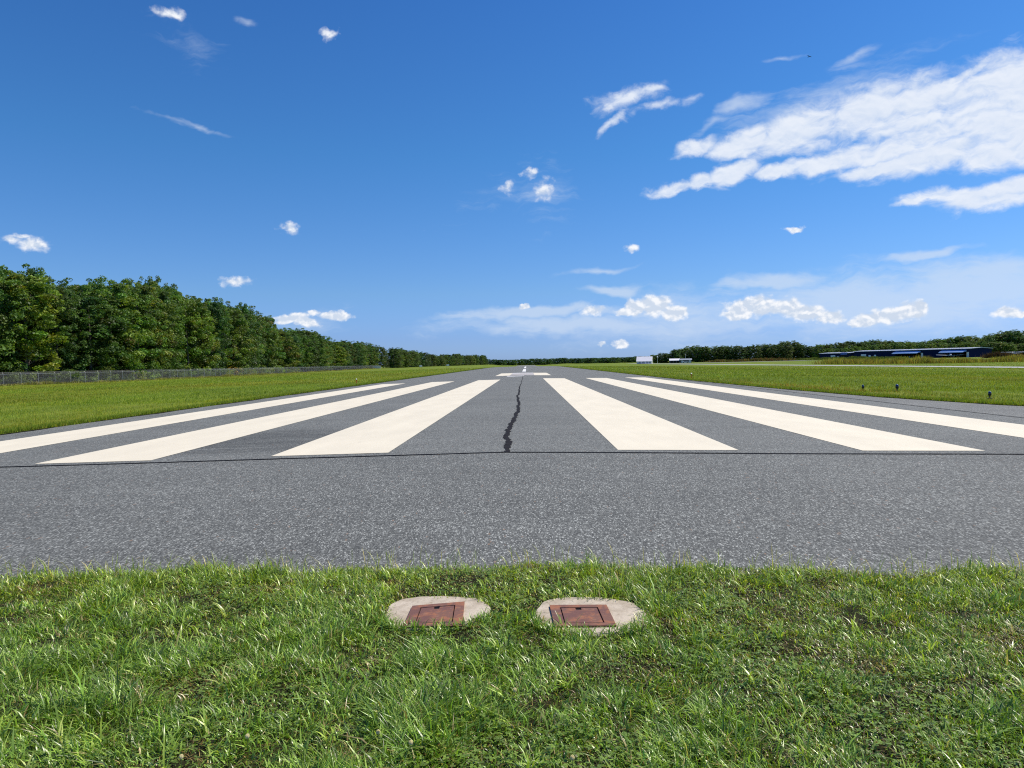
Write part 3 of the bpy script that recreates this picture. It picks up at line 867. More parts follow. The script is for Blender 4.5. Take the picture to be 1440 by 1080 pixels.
# ------------------------------------------------------------------ trees
def leaf_cloud(centres, radii, per, size, cols, flat=.75, outward=.6):
    """leaf sized quads on the shells of many clumps"""
    C = np.repeat(centres, per, axis=0); Rr = np.repeat(radii, per); n = len(C)
    d = rng.normal(0, 1, (n, 3)); d /= np.linalg.norm(d, axis=1)[:, None]
    d[:, 2] = np.abs(d[:, 2]) * np.where(rng.random(n) < .78, 1, -1)
    P = C + d * (Rr * rng.uniform(.55, 1.12, n) ** .8)[:, None] * np.array([1, 1, flat])
    nrm = d * outward + rng.normal(0, .6, (n, 3)); nrm[:, 2] += .35; nrm /= np.linalg.norm(nrm, axis=1)[:, None]
    t_ = np.cross(nrm, rng.normal(0, 1, (n, 3))); t_ /= np.linalg.norm(t_, axis=1)[:, None] + 1e-9
    b = np.cross(nrm, t_)
    s = (size * rng.uniform(.6, 1.4, n))[:, None]
    q = np.stack([P - t_ * s, P + b * s * .6, P + t_ * s, P - b * s * .6], 1)
    col = np.repeat(cols, per, axis=0) * rng.uniform(.7, 1.35, n)[:, None]
    return q.reshape(-1, 3), np.arange(n * 4), np.full(n, 4), np.repeat(col, 4, axis=0)

def trunk_mesh(H, r0, seed, limbs=7):
    rr = random.Random(seed); mb = MB()
    p = Vector((0, 0, -.3)); r_ = r0; pts = [p]
    for k in range(5):
        p2 = p + Vector((rr.uniform(-.03, .03) * H * .5, rr.uniform(-.03, .03) * H * .5, H * .18))
        mb.cyl(p, p2, r_, r_ * .8, 8); p = p2; r_ *= .8; pts.append(p)
    for k in range(limbs):
        i = rr.randint(1, 4); a = rr.uniform(0, 6.28); st = pts[i]; ln = H * rr.uniform(.16, .28)
        en = st + Vector((math.cos(a) * ln, math.sin(a) * ln, ln * rr.uniform(.5, 1.0)))
        mb.cyl(st, en, r0 * .35 * (1 - i * .12), r0 * .08, 6)
    return mb

def broadleaf(seed, H=16.0, Rad=4.2, low=.10, base_col=(.055, .085, .018), accent=None, top_sharp=.5):
    rr = np.random.default_rng(seed)
    K = 130
    zc = low + (1 - low) * rr.random(K) ** .9
    prof = np.interp(zc, [0, .15, .4, .65, .85, 1.0], [.70, .90, 1.0, 1.0, .86, .42 + .18 * (1 - top_sharp)])
    a = rr.uniform(0, 2 * np.pi, K); rad = Rad * prof * rr.uniform(.12, 1.02, K) ** .5
    lob = 1 + .22 * np.sin(a * 2 + seed) + .14 * np.sin(a * 3 + seed * 2 + zc * 5)
    cen = np.stack([np.cos(a) * rad * lob, np.sin(a) * rad * lob, zc * H * .95], 1)
    r_ = Rad * rr.uniform(.15, .30, K) * (1.1 - .35 * zc)
    cols = np.array(base_col)[None, :] * rr.uniform(.55, 1.50, K)[:, None]
    cols[:, 0] *= rr.uniform(.75, 1.3, K)
    if accent is not None:
        m_ = rr.random(K) < accent[1]; cols[m_] = np.array(accent[0]) * rr.uniform(.7, 1.2, m_.sum())[:, None]
    v, f, s, c_ = leaf_cloud(cen, r_, 125, .175, cols)
    # loose outer sprays break the outline
    a = rr.uniform(0, 2 * np.pi, 60); zc = low + (1.03 - low) * rr.random(60) ** .7
    prof = np.interp(zc, [0, .15, .4, .65, .85, 1.03], [.8, 1.0, 1.06, 1.06, .90, .42])
    cen2 = np.stack([np.cos(a) * Rad * prof * 1.05, np.sin(a) * Rad * prof * 1.05, zc * H], 1)
    c2 = np.array(base_col)[None, :] * rr.uniform(.8, 1.5, 60)[:, None]
    e = leaf_cloud(cen2, np.full(60, Rad * .13), 50, .14, c2)
    v, f, s, c_ = merge([(v, f, s, c_), e])
    return from_np("crown", v, f, s, c_)
def pine(seed, H=16.0, Rad=3.0, base_col=(.035, .060, .022)):
    rr = np.random.default_rng(seed)
    cen = []; rad = []
    for k in range(15):
        z = .18 + .80 * k / 14
        R_ = Rad * (1 - z) ** .65 * rr.uniform(.75, 1.2) + .25
        nn = max(3, int(9 * (1 - z) + 3)); a0 = rr.uniform(0, 6.28)
        for j in range(nn):
            a = a0 + j * 2 * np.pi / nn + rr.normal(0, .2)
            for q in (.45, .9):
                cen.append((math.cos(a) * R_ * q, math.sin(a) * R_ * q, z * H - q * .25 + rr.normal(0, .2))); rad.append(.28 + .5 * (1 - z) * q)
    cen = np.array(cen); rad = np.array(rad)
    cols = np.array(base_col)[None, :] * rr.uniform(.65, 1.4, len(cen))[:, None]
    v, f, s, c_ = leaf_cloud(cen, rad, 42, .17, cols, flat=.5)
    return from_np("crown", v, f, s, c_)

BAK_Y = -900.0
protos = []   # (crown mesh, trunk mesh, height, radius, kind)
def tmesh(H, r0, seed, limbs=7):
    mb = trunk_mesh(H, r0, seed, limbs); me = bpy.data.meshes.new("trunk"); mb.bm.to_mesh(me); mb.bm.free(); me.materials.append(MT['bark']); return me
gcols = [(.048, .090, .016), (.040, .082, .020), (.058, .098, .016), (.036, .076, .018), (.048, .084, .020), (.062, .106, .018), (.042, .076, .016), (.052, .094, .014)]
for i in range(8):
    me = broadleaf(100 + i, Rad=[4.2, 3.8, 4.6, 4.0, 4.4, 3.6, 4.8, 4.1][i], low=.05 + .03 * (i % 3), base_col=gcols[i],
                   accent=((.085, .075, .022), .05) if i in (2, 6) else (((.090, .115, .016), .10) if i in (0, 5) else None), top_sharp=(i % 3) / 2)
    me.materials.append(MT['leaf'])
    protos.append((me, tmesh(16, .24, i), 16.0, 4.2, 'broadleaf'))
for i in range(3):
    me = pine(200 + i); me.materials.append(MT['leaf'])
    protos.append((me, tmesh(16, .20, 50 + i, 4), 16.0, 3.0, 'pine'))
def tree(X, Y, H, width, pi, label, group, tint=(1, 1, 1)):
    cm, tm, h0, r0, kind = protos[pi]
    sink = 0.0 if Y < 400 else .10 * H       # far crowns reach the ground
    H = H + sink
    nm = "pine_tree" if kind == 'pine' else "broadleaf_tree"
    z = zz(X, Y) - sink
    e = empty(nm, (X, Y, z), random.uniform(0, 6.28), label, "tree", group)
    e.scale = (width / (2 * r0), width / (2 * r0), H / h0)
    c_ = bpy.data.objects.new("crown", cm); COL.objects.link(c_); c_.parent = e; c_.color = (*tint, 1)
    t_ = bpy.data.objects.new("trunk", tm); COL.objects.link(t_); t_.parent = e
    return e
def tint(v=.16):
    k = random.uniform(1 - v, 1 + v); return (k * random.uniform(.90, 1.14), k, k * random.uniform(.85, 1.15))

# left boundary: fence line and wood behind it
FX = np.array([-83, -80, -77, -74.5, -74, -76, -82, -89, -93]); FY = np.array([84., 108, 122, 139, 165, 205, 285, 370, 445])
def fence_x(Y): return float(np.interp(Y, FY, FX))
LT_px = [-200, -60, 0, 20, 50, 80, 95, 130, 150, 165, 200, 240, 262, 290, 330, 370, 380, 400, 430, 450, 470, 500, 540, 560, 600, 610, 640, 683, 700]
LT_y  = [330, 355, 364, 368, 368, 380, 386, 384, 396, 390, 384, 402, 412, 419, 430, 438, 452, 460, 464, 472, 478, 480, 487, 490, 496, 499, 497.5, 500, 504]
def px_of(X, Y): 
    # inverse of col_dir, by table
    return float(np.interp(X / Y, _cd, _pp))
_pp = np.arange(-600, 1900, 10.0); _cd = np.array([col_dir(p) for p in _pp])
def top_H(X, Y, tx, ty):
    p = px_of(X, Y); return z_at(p, float(np.interp(p, tx, ty)), Y) - zz(X, Y)
n_left = 0
Yt = 78.0; first = True
grpL = "trees of the wood behind the left fence"
front_names = [("tall dark round-crowned tree", 3), ("broad deep green tree", 6), ("yellow green full-crowned tree", 0), ("bright green tall tree", 2), ("mid green tree with a domed top", 4)]
while Yt < 470:
    X = fence_x(Yt) - random.uniform(4.5, 10)
    H = max(7.0, top_H(X, Yt, LT_px, LT_y) * random.uniform(.78, 1.03))
    wd = random.uniform(7.5, 12.0) if Yt < 250 else random.uniform(7, 10)
    pi = random.choice(range(8)) if random.random() < .9 or Yt < 200 else 8 + random.randrange(3)
    p = px_of(X, Yt)
    if -60 < p < 720:
        n_left += 1
        kd = 'pine' if pi > 7 else 'leafy'
        lab = ["dark green", "bright green", "yellowish green", "olive green"][n_left % 4]
        tn = {"dark green": (.66, .76, .90), "bright green": (.98, 1.08, .95), "yellowish green": (1.25, 1.20, .85), "olive green": (1.02, .92, .95)}[lab]
        tree(X, Yt, H, wd, pi, f"{lab} {kd} tree at the front of the wood behind the left fence", grpL, tn)
    else:
        tree(X, Yt, H, wd, pi, "leafy tree at the near end of the wood behind the left fence", grpL, tint())
    Yt += random.uniform(4.4, 7.4) * (1 if Yt < 240 else 1.45)
for row, (back, k) in enumerate(((13, 1.0), (21, 1.0), (30, 1.0))):
    Yt = 80.0 + row * 2
    while Yt < 470:
        X = fence_x(Yt) - back - random.uniform(-1.5, 1.5)
        H = max(8.0, top_H(X, Yt, LT_px, LT_y) * random.uniform(.80, 1.01))
        tree(X, Yt, H, random.uniform(8, 11.5), random.randrange(8), "tall leafy tree deeper in the wood behind the left fence", "trees deeper in the left wood", tint(.2))
        Yt += random.uniform(7.5, 10) * (1 if Yt < 240 else 1.5)
# wood beyond the end of the fence, closing in on the runway
Yt = 480.0
while Yt < 1120:
    X = float(np.interp(Yt, [480, 640, 700, 1100], [-96, -100, -96, -64])) + random.uniform(-3, 3)
    H = max(8, top_H(X, Yt, LT_px, LT_y) * random.uniform(.86, 1.03))
    pi = 8 + random.randrange(3) if random.random() < .4 else random.randrange(8)
    tree(X, Yt, H, random.uniform(8.5, 12), pi, "dark %s tree in the far left wood near the runway end" % ("pointed" if pi > 7 else "rounded"), "trees of the far left wood", tuple(.85 * q for q in tint()))
    Yt += random.uniform(9, 13)

# far trees across the end of the runway and round to the barn
CT_px = [680, 700, 720, 745, 760, 780, 797, 803, 830, 843, 855, 866, 875, 890, 900, 920]
CT_y  = [504, 506, 505.5, 504.5, 504, 504, 503, 506, 505.5, 503.5, 505.5, 502.5, 505.5, 501.5, 501, 502]
p = 676
while p < 925:
    Y = random.uniform(1040, 1170) if p < 805 else random.uniform(880, 980)
    X = col_dir(p) * Y
    H = max(7, top_H(X, Y, CT_px, CT_y) * random.uniform(.90, 1.04))
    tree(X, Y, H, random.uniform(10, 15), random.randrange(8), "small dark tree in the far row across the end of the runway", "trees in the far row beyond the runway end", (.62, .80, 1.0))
    p += random.uniform(3.6, 5.6)
# wood on the right
RT_px = [905, 920, 926, 934, 940, 944, 950, 958, 965, 970, 992, 1000, 1040, 1090, 1100, 1112, 1130, 1142, 1150, 1180, 1210, 1232, 1260, 1290, 1320, 1345, 1362, 1385, 1400, 1412, 1422, 1432, 1440, 1500]
RT_y  = [502, 500, 497.5, 495, 498, 494, 490.5, 491, 488.5, 486.5, 486, 487.5, 486, 484, 481.5, 480.5, 484, 487.5, 484, 481, 479.5, 478, 479.5, 480, 477, 474, 472.5, 474, 470, 466, 464, 466, 468, 470]
for row in (0, 1):
    p = 920 + row * 3
    while p < 1500:
        Y = (600 + row * 18 + random.uniform(-6, 6)) if p < 1150 else (565 + row * 18 + random.uniform(-8, 8))
        if p > 1385: Y = 470 + row * 18 + random.uniform(-8, 8)
        X = col_dir(p) * Y
        H = max(6, top_H(X, Y, RT_px, RT_y) * random.uniform(.90, 1.02))
        tree(X, Y, H, random.uniform(9, 13), random.randrange(8),
             ("dark rounded tree in the wood behind the sheds at the right" if p < 1150 else "green tree of the wood rising behind the blue hangars"),
             "trees of the right wood", tuple(q * (.8 if p < 1150 else 1.0) for q in tint()))
        p += random.uniform(11, 15) if row else random.uniform(8.5, 12)
# lower, paler row directly behind the hangars
p = 1165
while p < 1460:
    Y = random.uniform(530, 545) if p < 1385 else random.uniform(440, 450)
    X = col_dir(p) * Y
    H = z_at(p, np.interp(p, [1165, 1250, 1385, 1460], [490, 484, 481, 484]), Y) - zz(X, Y)
    tree(X, Y, H * random.uniform(.9, 1.1), random.uniform(7, 9), random.randrange(8), "lighter green low tree directly behind the blue hangars", "low trees behind the hangars", (1.25, 1.22, .95))
    p += random.uniform(8, 12)

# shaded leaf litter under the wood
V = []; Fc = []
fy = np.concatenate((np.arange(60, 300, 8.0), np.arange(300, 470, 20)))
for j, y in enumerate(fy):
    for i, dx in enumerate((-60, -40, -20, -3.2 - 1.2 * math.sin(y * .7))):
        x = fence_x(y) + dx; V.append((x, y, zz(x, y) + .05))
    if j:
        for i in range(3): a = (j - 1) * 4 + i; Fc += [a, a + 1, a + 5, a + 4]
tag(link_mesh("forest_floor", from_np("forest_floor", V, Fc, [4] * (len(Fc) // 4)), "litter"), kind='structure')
# shrubs behind the left fence
def shrub_mesh(seed, col):
    rr = np.random.default_rng(seed); K = 22
    a = rr.uniform(0, 6.28, K); q = rr.random(K) ** .6
    cen = np.stack([np.cos(a) * q * 1.3, np.sin(a) * q * 1.3, rr.uniform(.2, 1.7, K) * (1 - .35 * q)], 1)
    v, f, s, c_ = leaf_cloud(cen, rr.uniform(.28, .5, K), 80, .085, np.array(col)[None, :] * rr.uniform(.7, 1.4, K)[:, None])
    me = from_np("foliage", v, f, s, c_); me.materials.append(MT['leaf']); return me
def stems_mesh(seed):
    rr = random.Random(seed); mb = MB()
    for k in range(6):
        a = rr.uniform(0, 6.28); mb.cyl((0, 0, -.1), (math.cos(a) * .6, math.sin(a) * .6, rr.uniform(.9, 1.5)), .03, .012, 5)
    me = bpy.data.meshes.new("stems"); mb.bm.to_mesh(me); mb.bm.free(); me.materials.append(MT['bark']); return me
shr = [shrub_mesh(300, (.075, .12, .03)), shrub_mesh(301, (.10, .14, .025)), shrub_mesh(302, (.06, .10, .025))]
stm = stems_mesh(5)
def shrub(X, Y, s, k, label, group, tn=(1, 1, 1)):
    e = empty("shrub", (X, Y, zz(X, Y)), random.uniform(0, 6.28), label, "shrub", group); e.scale = (s, s, s * random.uniform(.8, 1.2))
    c_ = bpy.data.objects.new("foliage", shr[k]); COL.objects.link(c_); c_.parent = e; c_.color = (*tn, 1)
    t_ = bpy.data.objects.new("stems", stm); COL.objects.link(t_); t_.parent = e
Yt = 88.0
while Yt < 260:
    X = fence_x(Yt) - random.uniform(1.6, 3.5)
    shrub(X, Yt, random.uniform(.8, 1.5), random.randrange(3), "low leafy shrub growing against the back of the left fence", "shrubs behind the left fence", tint(.25))
    Yt += random.uniform(1.9, 4.2) * (1 if Yt < 150 else 1.6)
Yt = 84.0
while Yt < 330:
    X = fence_x(Yt) - random.uniform(7, 14)
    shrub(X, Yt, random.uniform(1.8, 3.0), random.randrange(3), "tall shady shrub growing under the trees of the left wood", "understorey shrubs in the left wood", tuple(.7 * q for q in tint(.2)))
    Yt += random.uniform(3.0, 6.0)
X = fence_x(190) - 3
shrub(X, 190, 1.4, 1, "rusty orange brown shrub behind the fence at the foot of the wood", "shrubs behind the left fence", (1.6, .85, .6))

# ------------------------------------------------------------------ chain-link fence
def fence():
    pts = []
    Y = 86.0
    while Y < 452:
        pts.append((fence_x(Y), Y)); 
        dY = 3.05 * (1.0 if Y < 200 else 1.5); Y += dY
    pts = [(x, y, zz(x, y)) for x, y in pts]
    root = empty("chain_link_fence", pts[0], 0, "long grey chain-link fence on steel posts along the foot of the left wood", "fence")
    O = Vector(pts[0])
    P = [Vector(p) - O for p in pts]
    H = 1.80
    post = MB().cyl((0, 0, -.2), (0, 0, H + .04), .034, n=8).ball((0, 0, H + .05), (.042, .042, .03), 8)
    post.cyl((0, 0, H + .02), (-.16, .0, H + .30), .014, .01, 6)
    bmesh.ops.recalc_face_normals(post.bm, faces=post.bm.faces)
    pm = bpy.data.meshes.new("post"); post.bm.to_mesh(pm); post.bm.free(); pm.materials.append(MT['galv'])
    for p in P[:100]:
        o = bpy.data.objects.new("post", pm); COL.objects.link(o); o.location = p; o.parent = root
    rail = MB(); 
    for a, b in zip(P[:-1], P[1:]): rail.cyl(a + Vector((0, 0, H)), b + Vector((0, 0, H)), .021, n=6)
    rail.build("top_rail", "galv", root)
    wires = MB()
    for hz, dx in ((H + .12, -.06), (H + .20, -.10), (H + .28, -.15)):
        for a, b in zip(P[:-1], P[1:]): wires.cyl(a + Vector((dx, 0, hz)), b + Vector((dx, 0, hz)), .006, n=4)
    wires.build("barbed_wire", "galv", root)
    me = bpy.data.meshes.new("mesh_fabric"); bm = bmesh.new(); uvl = bm.loops.layers.uv.new("UVMap")
    s = 0.0
    for a, b in zip(P[:-1], P[1:]):
        L = (b - a).length
        vs = [bm.verts.new(a + Vector((0.04, 0, .03))), bm.verts.new(b + Vector((.04, 0, .03))), bm.verts.new(b + Vector((.04, 0, H))), bm.verts.new(a + Vector((.04, 0, H)))]
        f = bm.faces.new(vs)
        for lp, (u, v) in zip(f.loops, ((s, 0), (s + L, 0), (s + L, H), (s, H))): lp[uvl].uv = (u, v)
        s += L
    bm.to_mesh(me); bm.free(); link_mesh("mesh_fabric", me, "wire", root)
fence()
def weed_strip(name, label, path, half, hgt, dens, cols, probs, width=.05, kind='stuff'):
    """ragged band of tall weeds along a path of (x, y)"""
    path = np.array(path, float); seg = np.hypot(*np.diff(path, axis=0).T); cum_ = np.concatenate(([0], np.cumsum(seg)))
    N = int(dens * cum_[-1]); t_ = rng.random(N) * cum_[-1]
    X = np.interp(t_, cum_, path[:, 0]); Y = np.interp(t_, cum_, path[:, 1])
    X = X + rng.normal(0, half, N); Y = Y + rng.normal(0, half, N)
    k = vnoise(X, Y, 6.0, 71) * .5 + vnoise(X, Y, 2.0, 72) * .5
    L = hgt * (.15 + 1.4 * k) * rng.uniform(.5, 1.2, N)
    col = pal(N, cols, probs) * rng.uniform(.65, 1.35, N)[:, None] * (.7 + .6 * vnoise(X, Y, 3.0, 73))[:, None]
    v, f, s, c_ = blades(N, X, Y, zf(X, Y) - .02, L, width * rng.uniform(.5, 1.6, N), np.clip(rng.normal(.4, .25, N), .05, 1), col, 2)
    o = link_mesh(name, from_np(name, v, f, s, c_), "weed"); tag(o, label, kind=kind)
weed_strip("fence_weeds", "pale dry tall grass along the foot of the left fence", [(fence_x(y) + .3, y) for y in (86, 108, 122, 139, 165, 205, 285, 370, 445)], .35, .55, 80,
           [(.18, .18, .06), (.13, .16, .04), (.25, .23, .12)], [2, 3, 1.5], .05)
weed_strip("tall_weeds", "olive and rust tall weeds in front of the blue hangars", [(col_dir(1175) * 262, 262), (col_dir(1250) * 235, 235), (col_dir(1340) * 215, 215), (col_dir(1500) * 205, 205)], 3.2, 1.8, 520,
           [(.17, .18, .035), (.12, .15, .03), (.17, .11, .03), (.25, .24, .09)], [4, 3, 2.5, 1], .085)
weed_strip("dark_brush", "dark reddish brush at the foot of the right wood", [(col_dir(1010) * 540, 540), (col_dir(1060) * 520, 520), (col_dir(1110) * 500, 500)], 4, 1.9, 260,
           [(.10, .055, .03), (.07, .05, .025), (.06, .09, .02), (.14, .10, .04)], [2, 2, 2, 1], .35)
weed_strip("brown_brush", "dark brown brush between the hangar and the high-wing aircraft", [(col_dir(1396) * 330, 330), (col_dir(1428) * 322, 322)], 2.0, 2.6, 700,
           [(.045, .028, .024), (.06, .035, .02), (.03, .028, .02)], [2, 1, 2], .12)
weed_strip("hangar_hedge", "low green brush along the base of the hangars", [(col_dir(1120) * 500, 500), (col_dir(1200) * 450, 450), (col_dir(1262) * 405, 405)], 2.5, 1.6, 320,
           [(.07, .10, .025), (.05, .08, .02), (.10, .13, .03)], [2, 2, 1], .2)

# ------------------------------------------------------------------ hangars
HA = Vector((col_dir(1158) * 515, 515)); HB = Vector((col_dir(1362) * 400, 400))
hd = (HB - HA).normalized(); hn_ = Vector((-hd.y, hd.x))         # hn_: away from the runway
if hn_.x < 0: hn_ = -hn_
def on_front(px):
    """distance along the hangar front line for a bearing"""
    k = col_dir(px)
    # HA + t*hd with x = k*y
    return (k * HA.y - HA.x) / (hd.x - k * hd.y)
rot = math.atan2(hd.y, hd.x)
def hangar(px0, px1, label, big_doors, white_doors, depth=15.0, H=5.0, closed_blue=None):
    t0, t1 = on_front(px0), on_front(px1)
    L = t1 - t0; p0 = HA + hd * t0
    z0 = min(zz(*(HA + hd * t)) for t in (t0, t1)) - .2
    root = empty("hangar", (p0.x, p0.y, z0), rot, label, "hangar")
    # local: +x along the front, outward = towards the runway
    side = 1 if (Matrix.Rotation(rot, 2) @ Vector((0, 1))).dot(hn_) > 0 else -1
    D = depth * side
    H2 = H + .2
    # front wall with openings
    ops = sorted([(on_front(a) - t0, on_front(b) - t0) for a, b in big_doors])
    fw = MB(); x = 0.0; oh = 3.9
    for a, b in ops:
        fw.box(((x + a) / 2, D / abs(D) * .1, H2 / 2), (a - x, .2, H2)); fw.box(((a + b) / 2, D / abs(D) * .1, (oh + H2) / 2), (b - a, .2, H2 - oh)); x = b
    fw.box(((x + L) / 2, D / abs(D) * .1, H2 / 2), (L - x, .2, H2))
    fw.build("front_wall", "navy", root)
    ew = MB()
    for xx in (.1, L - .1):
        pts = [(xx - .1, side * .2, 0), (xx - .1, D, 0), (xx - .1, D, H2), (xx - .1, D / 2, H2 + .5), (xx - .1, side * .2, H2)]
        ew.prism(pts, (.2, 0, 0))
    ew.build("end_walls", "navy", root)
    MB().box((L / 2, D - side * .1, H2 / 2), (L - .4, .2, H2)).build("back_wall", "navy", root)
    rf = MB()
    rf.prism([(-.5, -side * .5, H2 - .02), (-.5, D / 2, H2 + .52), (-.5, D + side * .5, H2 - .02), (-.5, D + side * .5, H2 + .22), (-.5, D / 2, H2 + .76), (-.5, -side * .5, H2 + .22)], (L + 1, 0, 0))
    k = 0.0
    while k < L:      # standing seams
        rf.prism([(k, -side * .5, H2 + .225), (k, D / 2, H2 + .765), (k, D / 2, H2 + .82), (k, -side * .5, H2 + .28)], (.08, 0, 0)); k += 1.2
    rf.build("roof", "roofw", root)
    for i, (a, b) in enumerate(ops):
        MB().box(((a + b) / 2, side * 9, 1.9), (b - a + 2, .1, 3.9)).build("bay_back", "interior", root)
        # raised bifold door sticking out over the bay like an awning
        dr = MB()
        dr.prism([(a, -side * .02, oh - .15), (a, -side * 2.6, oh - .55), (a, -side * 2.65, oh - .42), (a, -side * .02, oh + .75), ], (b - a, 0, 0))
        d_ = dr.build("raised_door", "navy_lit", root)
        MB().prism([(a, -side * 2.62, oh - .80), (a, -side * 2.75, oh - .80), (a, -side * 2.75, oh - .40), (a, -side * 2.62, oh - .40)], (b - a, 0, 0)).build("door_lip", "navy_lit", d_)
    if closed_blue:
        a, b = on_front(closed_blue[0]) - t0, on_front(closed_blue[1]) - t0
        MB().box(((a + b) / 2, -side * .35, oh + .35), (b - a, .5, 1.5), bev=.05).build("blue_panel", "blue_mid", root)
        MB().box(((a + b) / 2, -side * .06, 1.7), (b - a, .08, 3.4)).build("dark_doorway", "interior", root)
    for (px, wm, hm) in white_doors:
        xx = on_front(px) - t0
        mb = MB(); mb.box((xx, -side * .05, .2 + hm / 2), (wm, .1, hm))
        if wm > 2:
            for q in range(1, 5): mb.box((xx, -side * .11, .2 + hm * q / 5), (wm, .03, .05))
        nm = "overhead_door" if wm > 2 else "door"
        d_ = mb.build(nm, "whitep", root)
        MB().box((xx + wm * .3, -side * .13, 1.2), (.25, .05, .12)).build("handle", "fixture", d_)
    return root
hangar(1153, 1195, "shorter navy hangar with one blue panel over a dark doorway, left of the long hangar", [], [(1171.5, 4.6, 3.0), (1178.6, 1.7, 2.2)], closed_blue=(1183, 1192), H=4.3)
hangar(1201, 1364, "long navy hangar with two raised blue doors and a pale roof edge", [(1259, 1295), (1325, 1359.5)],
       [(1214.5, 4.6, 3.2), (1223, 1.8, 2.6), (1230.5, 1.8, 2.7), (1296.6, 1.5, 3.2), (1361, 1.5, 3.2)])

# ------------------------------------------------------------------ aircraft
def foil(mb, root_le, span_vec, chord0, chord1, thick, sweep=0.0):
    """tapered wing with an airfoil section, from root_le along span_vec, chord runs to +y"""
    sec = [(0, 0), (.08, .5), (.3, 1), (.6, .75), (1, .05), (.6, -.15), (.3, -.35), (.08, -.3)]
    rings = []
    for k in range(5):
        t_ = k / 4; c_ = chord0 + (chord1 - chord0) * t_
        o_ = Vector(root_le) + Vector(span_vec) * t_ + Vector((0, sweep * t_, 0))
        rings.append([o_ + Vector((0, u * c_, v * thick * c_)) for u, v in sec])
    mb.loft(rings)
def aircraft(loc, heading, label, high=True, span=11.0, s=1.0):
    root = empty("light_aircraft", loc, heading, label, "aircraft", None); root.scale = (s, s, s)
    f = MB(); rings = []
    prof = [(-2.1, .25, .25, 1.05), (-1.9, .42, .40, 1.05), (-.9, .50, .48, 1.08), (-.3, .55, .60, 1.18), (.9, .55, .62, 1.22), (2.2, .38, .40, 1.20), (4.2, .18, .22, 1.22), (5.2, .06, .12, 1.26)]
    for y, hw, hh, zc in prof:
        rings.append([(hw * math.copysign(abs(math.cos(a)) ** .7, math.cos(a)), y, zc + hh * math.copysign(abs(math.sin(a)) ** .7, math.sin(a))) for a in [2 * math.pi * i / 16 for i in range(16)]])
    f.loft(rings); f.build("fuselage", "plane", root, True)
    zw = 1.82 if high else .85
    for sg in (-1, 1):
        wg = MB(); foil(wg, (sg * .3, -.5, zw), (sg * (span / 2 - .3), 0, .12 if high else .35), 1.6, 1.15, .13)
        wg.build("wing", "plane", root, True)
        tp = MB(); foil(tp, (sg * .08, 4.1, 1.3), (sg * 1.6, .1, 0), .95, .6, .10); tp.build("tailplane", "plane", root, True)
        if high: MB().cyl((sg * .5, -.1, .8), (sg * 2.6, 0, zw + .02), .045, n=6).build("wing_strut", "plane", root)
    fin = MB().prism([(-.05, 3.9, 1.35), (-.05, 4.7, 2.55), (-.05, 5.2, 2.55), (-.05, 5.3, 1.25)], (.1, 0, 0)); fin.build("tail_fin", "plane", root)
    cn = MB(); cz = 1.50 if high else 1.62
    cn.loft([[(w_ * math.cos(a), y, cz + h_ * max(0, math.sin(a)) + .0) for a in [math.pi * i / 10 for i in range(11)]] for y, w_, h_ in [(-.95, .42, .05), (-.45, .52, .36 if high else .50), (.6, .52, .38 if high else .56), (1.6, .3, .1)]])
    cn.build("canopy", "glass", root, True)
    MB().cyl((0, -2.35, 1.05), (0, -2.1, 1.05), .03, .16, 10).build("spinner", "plane", root, True)
    MB().box((0, -2.18, 1.05), (.12, .03, 1.8), ry=R(25)).build("propeller", "fixture", root)
    for (x, y) in ((-1.15, .4), (1.15, .4), (0, -1.5)):
        g_ = MB().cyl((x * .45, y, .85), (x, y, .22), .04, n=6).build("gear_leg", "plane", root)
        MB().cyl((x - .07, y, .19), (x + .07, y, .19), .19, n=14).build("wheel", "rubber", g_)
    return root
tA = HA + hd * on_front(1342) - hn_ * 2.5
aircraft((tA.x, tA.y, zz(tA.x, tA.y) + .25), R(-30), "white low-wing aircraft under the right-hand raised blue hangar door", False, 12.5, 1.15)
Y = 352.0; X = col_dir(1428) * Y
aircraft((X, Y, zz(X, Y) + .35), R(-32), "white high-wing aircraft parked beyond the brush right of the long hangar", True, 11.5, 1.05)
# dark machinery in the other open bay
tB = HA + hd * on_front(1278) + hn_ * 2.0
def machine(p, rz, label):
    root = empty("tractor", (p.x, p.y, zz(p.x, p.y)), rz, label, "tractor")
    MB().box((0, -.9, 1.05), (.9, 1.9, .8), bev=.1).build("hood", "machine", root)
    MB().box((0, .5, 1.0), (1.2, 1.2, .5), bev=.08).build("seat_deck", "machine", root)
    MB().box((0, .75, 1.5), (.55, .15, .6), bev=.05).build("seat", "rubber", root)
    cb = MB()
    for x in (-.6, .6):
        for y in (-.05, 1.0): cb.cyl((x, y, 1.1), (x, y, 2.4), .035, n=6)
    cb.box((0, .48, 2.45), (1.5, 1.4, .08)); cb.build("canopy_frame", "machine", root)
    for x, y, r_, w_ in ((-.85, .7, .75, .4), (.85, .7, .75, .4), (-.7, -1.4, .42, .25), (.7, -1.4, .42, .25)):
        wl = MB().cyl((x - w_ / 2, y, r_), (x + w_ / 2, y, r_), r_, n=18).build("wheel", "rubber", root)
        MB().cyl((x - w_ / 2 - .02, y, r_), (x + w_ / 2 + .02, y, r_), r_ * .5, n=12).build("rim", "whitep", wl)
machine(tB, R(40), "dark red tractor standing in the left open bay of the long hangar")

